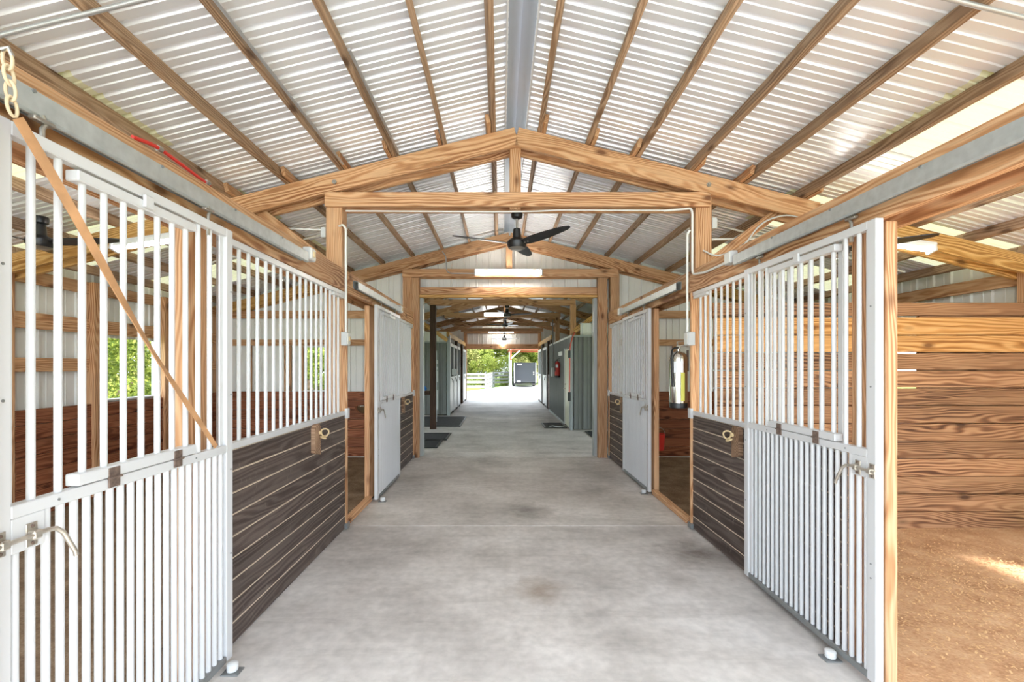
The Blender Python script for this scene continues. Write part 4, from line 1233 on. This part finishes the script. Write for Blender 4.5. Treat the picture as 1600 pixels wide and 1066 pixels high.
def mat_(x0, x1, y0, y1, z, lab, frame=False):
    t = thing('rubber_mat', lab, 'mat', ((x0+x1)/2, (y0+y1)/2, z), 'black rubber mats on the far floor')
    mb = MB(); mb.cbox((x0,y0,z+.001),(x1,y1,z+.012),.004); mb.build('sheet', RUBBER, t)
    mb = MB(); w = .05
    for a in ((x0,x1,y0,y0+w),(x0,x1,y1-w,y1),(x0,x0+w,y0+w,y1-w),(x1-w,x1,y0+w,y1-w)): mb.cbox((a[0],a[2],z+.013),(a[1],a[3],z+.018),.002)
    mb.build('border', BLACK, t)
    if frame:
        mb = MB()
        P = [(x0+.15+.1*i, y0+.2+.12*math.sin(i*1.7), z+.016) for i in range(9)]
        mb.tube(P, .02, 6); mb.build('leaf_motif', BOXG, t, smooth=True)
    return t
mat_(-2.3, -1.25, 9.0, 9.95, .002, 'nearest black mat past the left doorway post')
mat_(-2.3, -1.18, 9.98, 11.0, .002, 'second black mat just past the left doorway post')
mat_(-3.0, -1.08, 12.25, 14.6, .002, 'large black mat in front of the left grey wall')
mat_(2.05, 3.6, 9.1, 11.3, .002, 'black mat before the right grey wall')
mat_(1.12, 1.72, 11.95, 13.0, .002, 'small patterned black doormat by the ivory door', True)
extinguisher((1.66, 13.6, 1.28), .075, .50, RED, 'red fire extinguisher on the grey tack room wall', steel=False)
t = thing('drop_cable', 'salmon red drop cord hanging at the corner of the grey tack room', 'cord', (1.70, 11.5, 0))
mb = MB(); mb.tube(bent([(1.86,11.70,2.46),(1.78,11.50,2.33),(1.715,11.50,2.10),(1.70,11.5,.75)],.1), .018, 8); mb.build('cord', CORDR, t, smooth=True)
for z0, z1, r_ in ((1.82,2.0,.032),(.74,.96,.04)):
    mb = MB(); mb.tube([(1.702,11.5,z0),(1.702,11.5,z1)], r_, 10); mb.build('plug', BLACK, t, smooth=True)
tt = thing('door_sign', 'small white sign over the grey wall near the ivory door', 'sign', (1.74, 14.0, 1.95))
mb = MB(); mb.cbox((1.735, 13.2, 1.92),(1.755,14.0,2.04),.003); mb.build('plate', LABELW, tt)
conduit([(1.70, 15.2, 3.15), (1.70, 15.2, 1.35)], 'dark pipe dropping in front of the far grey wall', r=.02, mat=DGALV)
ebox((1.70, 15.2, 1.42), (.08, .1, .3), 'dark box at the foot of the far drop pipe', s=-1, name='drop_box')

# ------------------------------------------------------------------ outdoors
g = struct('ground_lawn'); g['kind'] = 'structure'
mb = MB(); mb.box((-70,-40,-.4),(70,110,-.16)); mb.build('turf', GRASS, g)
g = struct('ground_drive')
mb = MB()
mb.prism([(-2.2,22.3),(2.6,22.3),(6.5,28),(9,40),(1.0,40),(-2.6,29.0),(-5.5,26.5)], 2, -.15, -.02)
mb.build('drive_slab', DRIVE, g)
mb = MB(); mb.box((-9,-16,-.15),(9,-4.02,-.02)); mb.build('bounce_apron', DRIVE, g)  # unseen slab behind the camera, added to bounce sun onto the roof

def fence(p0, p1, n, lab):
    p0 = Vector(p0); p1 = Vector(p1)
    t = thing('fence', lab, 'fence', p0, 'board fences beyond the barn')
    for i in range(n+1):
        p = p0.lerp(p1, i/n); board('post', (p.x, p.y, -.16), (p.x, p.y, 1.12), .13, .13, GREYF, t, (0,1,0))
    off = (p1-p0).normalized().cross(Vector((0,0,1)))*.085
    for z in (.25, .55, .85, 1.08): 
        a = p0+off; b_ = p1+off
        board('rail', (a.x, a.y, z), (b_.x, b_.y, z), .03, .15, GREYF, t)
fence((-7.0, 31, 0), (-1.05, 31, 0), 3, 'grey board fence left of the drive, nearest section')
fence((-1.0, 31.2, 0), (-.7, 39, 0), 3, 'grey board fence turning away along the drive')
fence((-.6, 39.2, 0), (.9, 40.2, 0), 1, 'short far fence section beside the carport post')

t = thing('trailer', 'black enclosed trailer parked under the carport beyond the far opening', 'trailer', (1.9, 36, 0))
mb = MB(); mb.cbox((1.0,36.0,.30),(2.75,40.5,1.92),.05); mb.build('body', TRAILM, t)
for x in (1.02, 2.70):
    mb = MB(); mb.cbox((x-.02,35.97,.30),(x+.06,36.02,1.90),.01); mb.build('corner_post', GREYF, t)
mb = MB(); mb.cbox((1.0,35.88,.16),(2.75,36.06,.28),.02); mb.build('bumper', BLACK, t)
mb = MB(); mb.cbox((1.25,35.975,1.72),(1.62,35.998,1.80),.004); mb.build('upper_mark', LABELW, t)
mb = MB(); mb.cbox((1.28,35.975,.38),(1.50,35.998,.50),.004); mb.build('number_plate', LABELW, t)
for z in (.95, 1.1):
    mb = MB(); mb.cbox((2.50,35.95,z),(2.58,35.998,z+.1),.004); mb.build('door_latch', BOLT, t)
for x in (1.05, 2.70):
    mb = MB(); mb.tube([(x-.10,38.4,.16),(x+.10,38.4,.16)], .32, 18); mb.build('wheel', BLACK, t, smooth=True)
t = thing('carport', 'open carport with a white post and red brace over the trailer', 'carport', (.72, 35.5, 0))
for x in (.74, 4.6):
    for yy in (35.5, 41.5): board('post', (x, yy, -.15), (x, yy, 3.0), .12, .12, WHITE2, t, (0,1,0))
for yy in (35.5, 41.5):
    board('beam', (.6, yy, 2.95), (4.8, yy, 2.95), .12, .16, REDM, t)
    board('brace', (.74, yy, 2.2), (1.5, yy, 2.9), .08, .08, WHITE2, t)
board('upper_post', (.74, 35.42, 2.1), (.74, 35.42, 2.9), .13, .05, REDM, t, (0,1,0))
for k in range(5):
    mb = MB(); x0 = .5+k*.88
    q = siding_mb(x0, x0+.88, 0, 0)
    for u, d in q:
        for yy in (35.1, 42.0): mb.v.append((u, yy, 3.06+d))
    for i in range(len(q)-1): mb.f.append((2*i,2*i+1,2*i+3,2*i+2)); mb.m.append(0)
    mb.build('roof_sheet', ROOFM, t)

# trees
def crown_mesh(seed, n, mat, rx, rzv, leaf=.16, clumps=26):
    r = random.Random(seed); mb = MB()
    cl = []
    for i in range(clumps):
        a = r.uniform(0, 6.28); u = r.uniform(-1, 1); rr = r.uniform(.45, .95)
        s_ = math.sqrt(1-u*u)
        cl.append((rr*s_*math.cos(a)*rx, rr*s_*math.sin(a)*rx, rr*u*rzv, r.uniform(.24,.42)*rx))
    for i in range(n):
        cx, cy, cz, cr = cl[r.randrange(len(cl))]
        d = Vector((r.gauss(0,1), r.gauss(0,1), r.gauss(0,1))).normalized()
        p = Vector((cx,cy,cz))+d*cr*r.uniform(.72,1.05)
        nrm = (d+Vector((r.gauss(0,.5), r.gauss(0,.5), r.gauss(0,.5)))).normalized()
        t1 = nrm.orthogonal().normalized(); a = r.uniform(0,6.28)
        t2 = nrm.cross(t1); e1 = t1*math.cos(a)+t2*math.sin(a); e2 = nrm.cross(e1)
        l = leaf*r.uniform(.6,1.3); w = l*.45
        mb.quad(p-e1*l, p-e2*w, p+e1*l, p+e2*w)
    return mb.mesh('foliage', [mat])
CR = [crown_mesh(1, 10000, LEAF1, 2.6, 2.6, .15), crown_mesh(2, 10000, LEAF2, 2.4, 1.9, .13), crown_mesh(3, 14000, LEAF1, 1.3, 1.3, .042), crown_mesh(4, 14000, LEAF2, 1.2, 1.1, .040)]
TR = MB(); TR.tube([(0,0,-.2),(.05,.02,1.2),(-.04,.05,2.6),(.06,.0,3.8)], .18, 10, radii=[.24,.19,.15,.08]); 
for a in range(4): TR.tube([(0,0,1.8),(math.cos(a*1.6)*.9,math.sin(a*1.6)*.9,3.1)], .06, 6, radii=[.09,.04])
TRM = TR.mesh('trunk', [BARK], True)
def tree(x, y, kind, zc, lab, cat='tree', group='trees beyond the barn', sc=1.0, rot=0.):
    t = thing('tree' if cat == 'tree' else 'shrub', lab, cat, (x, y, -.16), group)
    f = obj('foliage', CR[kind], t, (x, y, zc)); f['kind'] = 'stuff'; f.rotation_euler.z = rot; f.scale = (sc, sc, sc)
    tr = obj('trunk', TRM, t, (x, y, -.16)); tr.scale = (sc*.8, sc*.8, max(.2, zc/3.6)); tr.rotation_euler.z = rot
tree(-4.4, 43.5, 1, 2.2, 'pale olive tree filling the left of the far opening', rot=.3)
tree(-.9, 47.5, 0, 3.2, 'taller green tree in the middle of the far opening', rot=1.2)
tree(-7.4, 49.5, 0, 4.2, 'tall green tree at the far left behind the olive tree', rot=2.2)
tree(4.8, 48.0, 0, 3.0, 'green tree behind the trailer', rot=4.0)
tree(9.4, 50, 1, 3.0, 'olive tree right of the trailer', rot=5.0)
tree(1.7, 44.8, 3, 1.0, 'low olive bush behind the far fence', 'shrub', sc=1.25, rot=.8)
tree(.5, 42.9, 2, 1.2, 'small green bush left of the carport post', 'shrub', sc=1.0, rot=.2)
tree(2.6, 51.8, 1, 2.8, 'olive tree showing above the trailer roof', rot=2.6)
tree(-1.6, 42.5, 2, 1.1, 'round green bush behind the far fence', 'shrub', sc=1.15, rot=1.9)
tree(-5.2, 57, 0, 5.0, 'tall tree on the skyline at the left of the far opening', rot=3.1, sc=1.35)
tree(2.2, 56, 0, 5.0, 'tall tree on the skyline above the carport post', rot=.1, sc=1.35)
tree(8.8, 58, 0, 5.0, 'tall tree on the skyline at the right of the far opening', rot=1.1, sc=1.35)
tree(-7.4, 8.7, 2, 1.1, 'sunlit green shrub outside the left stall window', 'shrub', 'shrubs outside the stall windows', rot=.4, sc=1.1)
tree(-9.3, 11.4, 3, 1.3, 'olive shrub behind the sunlit one outside the left window', 'shrub', 'shrubs outside the stall windows', rot=1.4, sc=1.45)
tree(-12.6, 14.8, 0, 3.0, 'larger green tree outside the left stall window', 'tree', 'shrubs outside the stall windows', rot=2.4)
tree(-9.2, 22.4, 0, 2.4, 'green tree seen through the small gable window', 'tree', 'shrubs outside the stall windows', rot=2.0)
tree(-7.3, 17.6, 2, 1.2, 'low shrub seen through the small gable window', 'shrub', 'shrubs outside the stall windows', rot=3.0, sc=1.2)
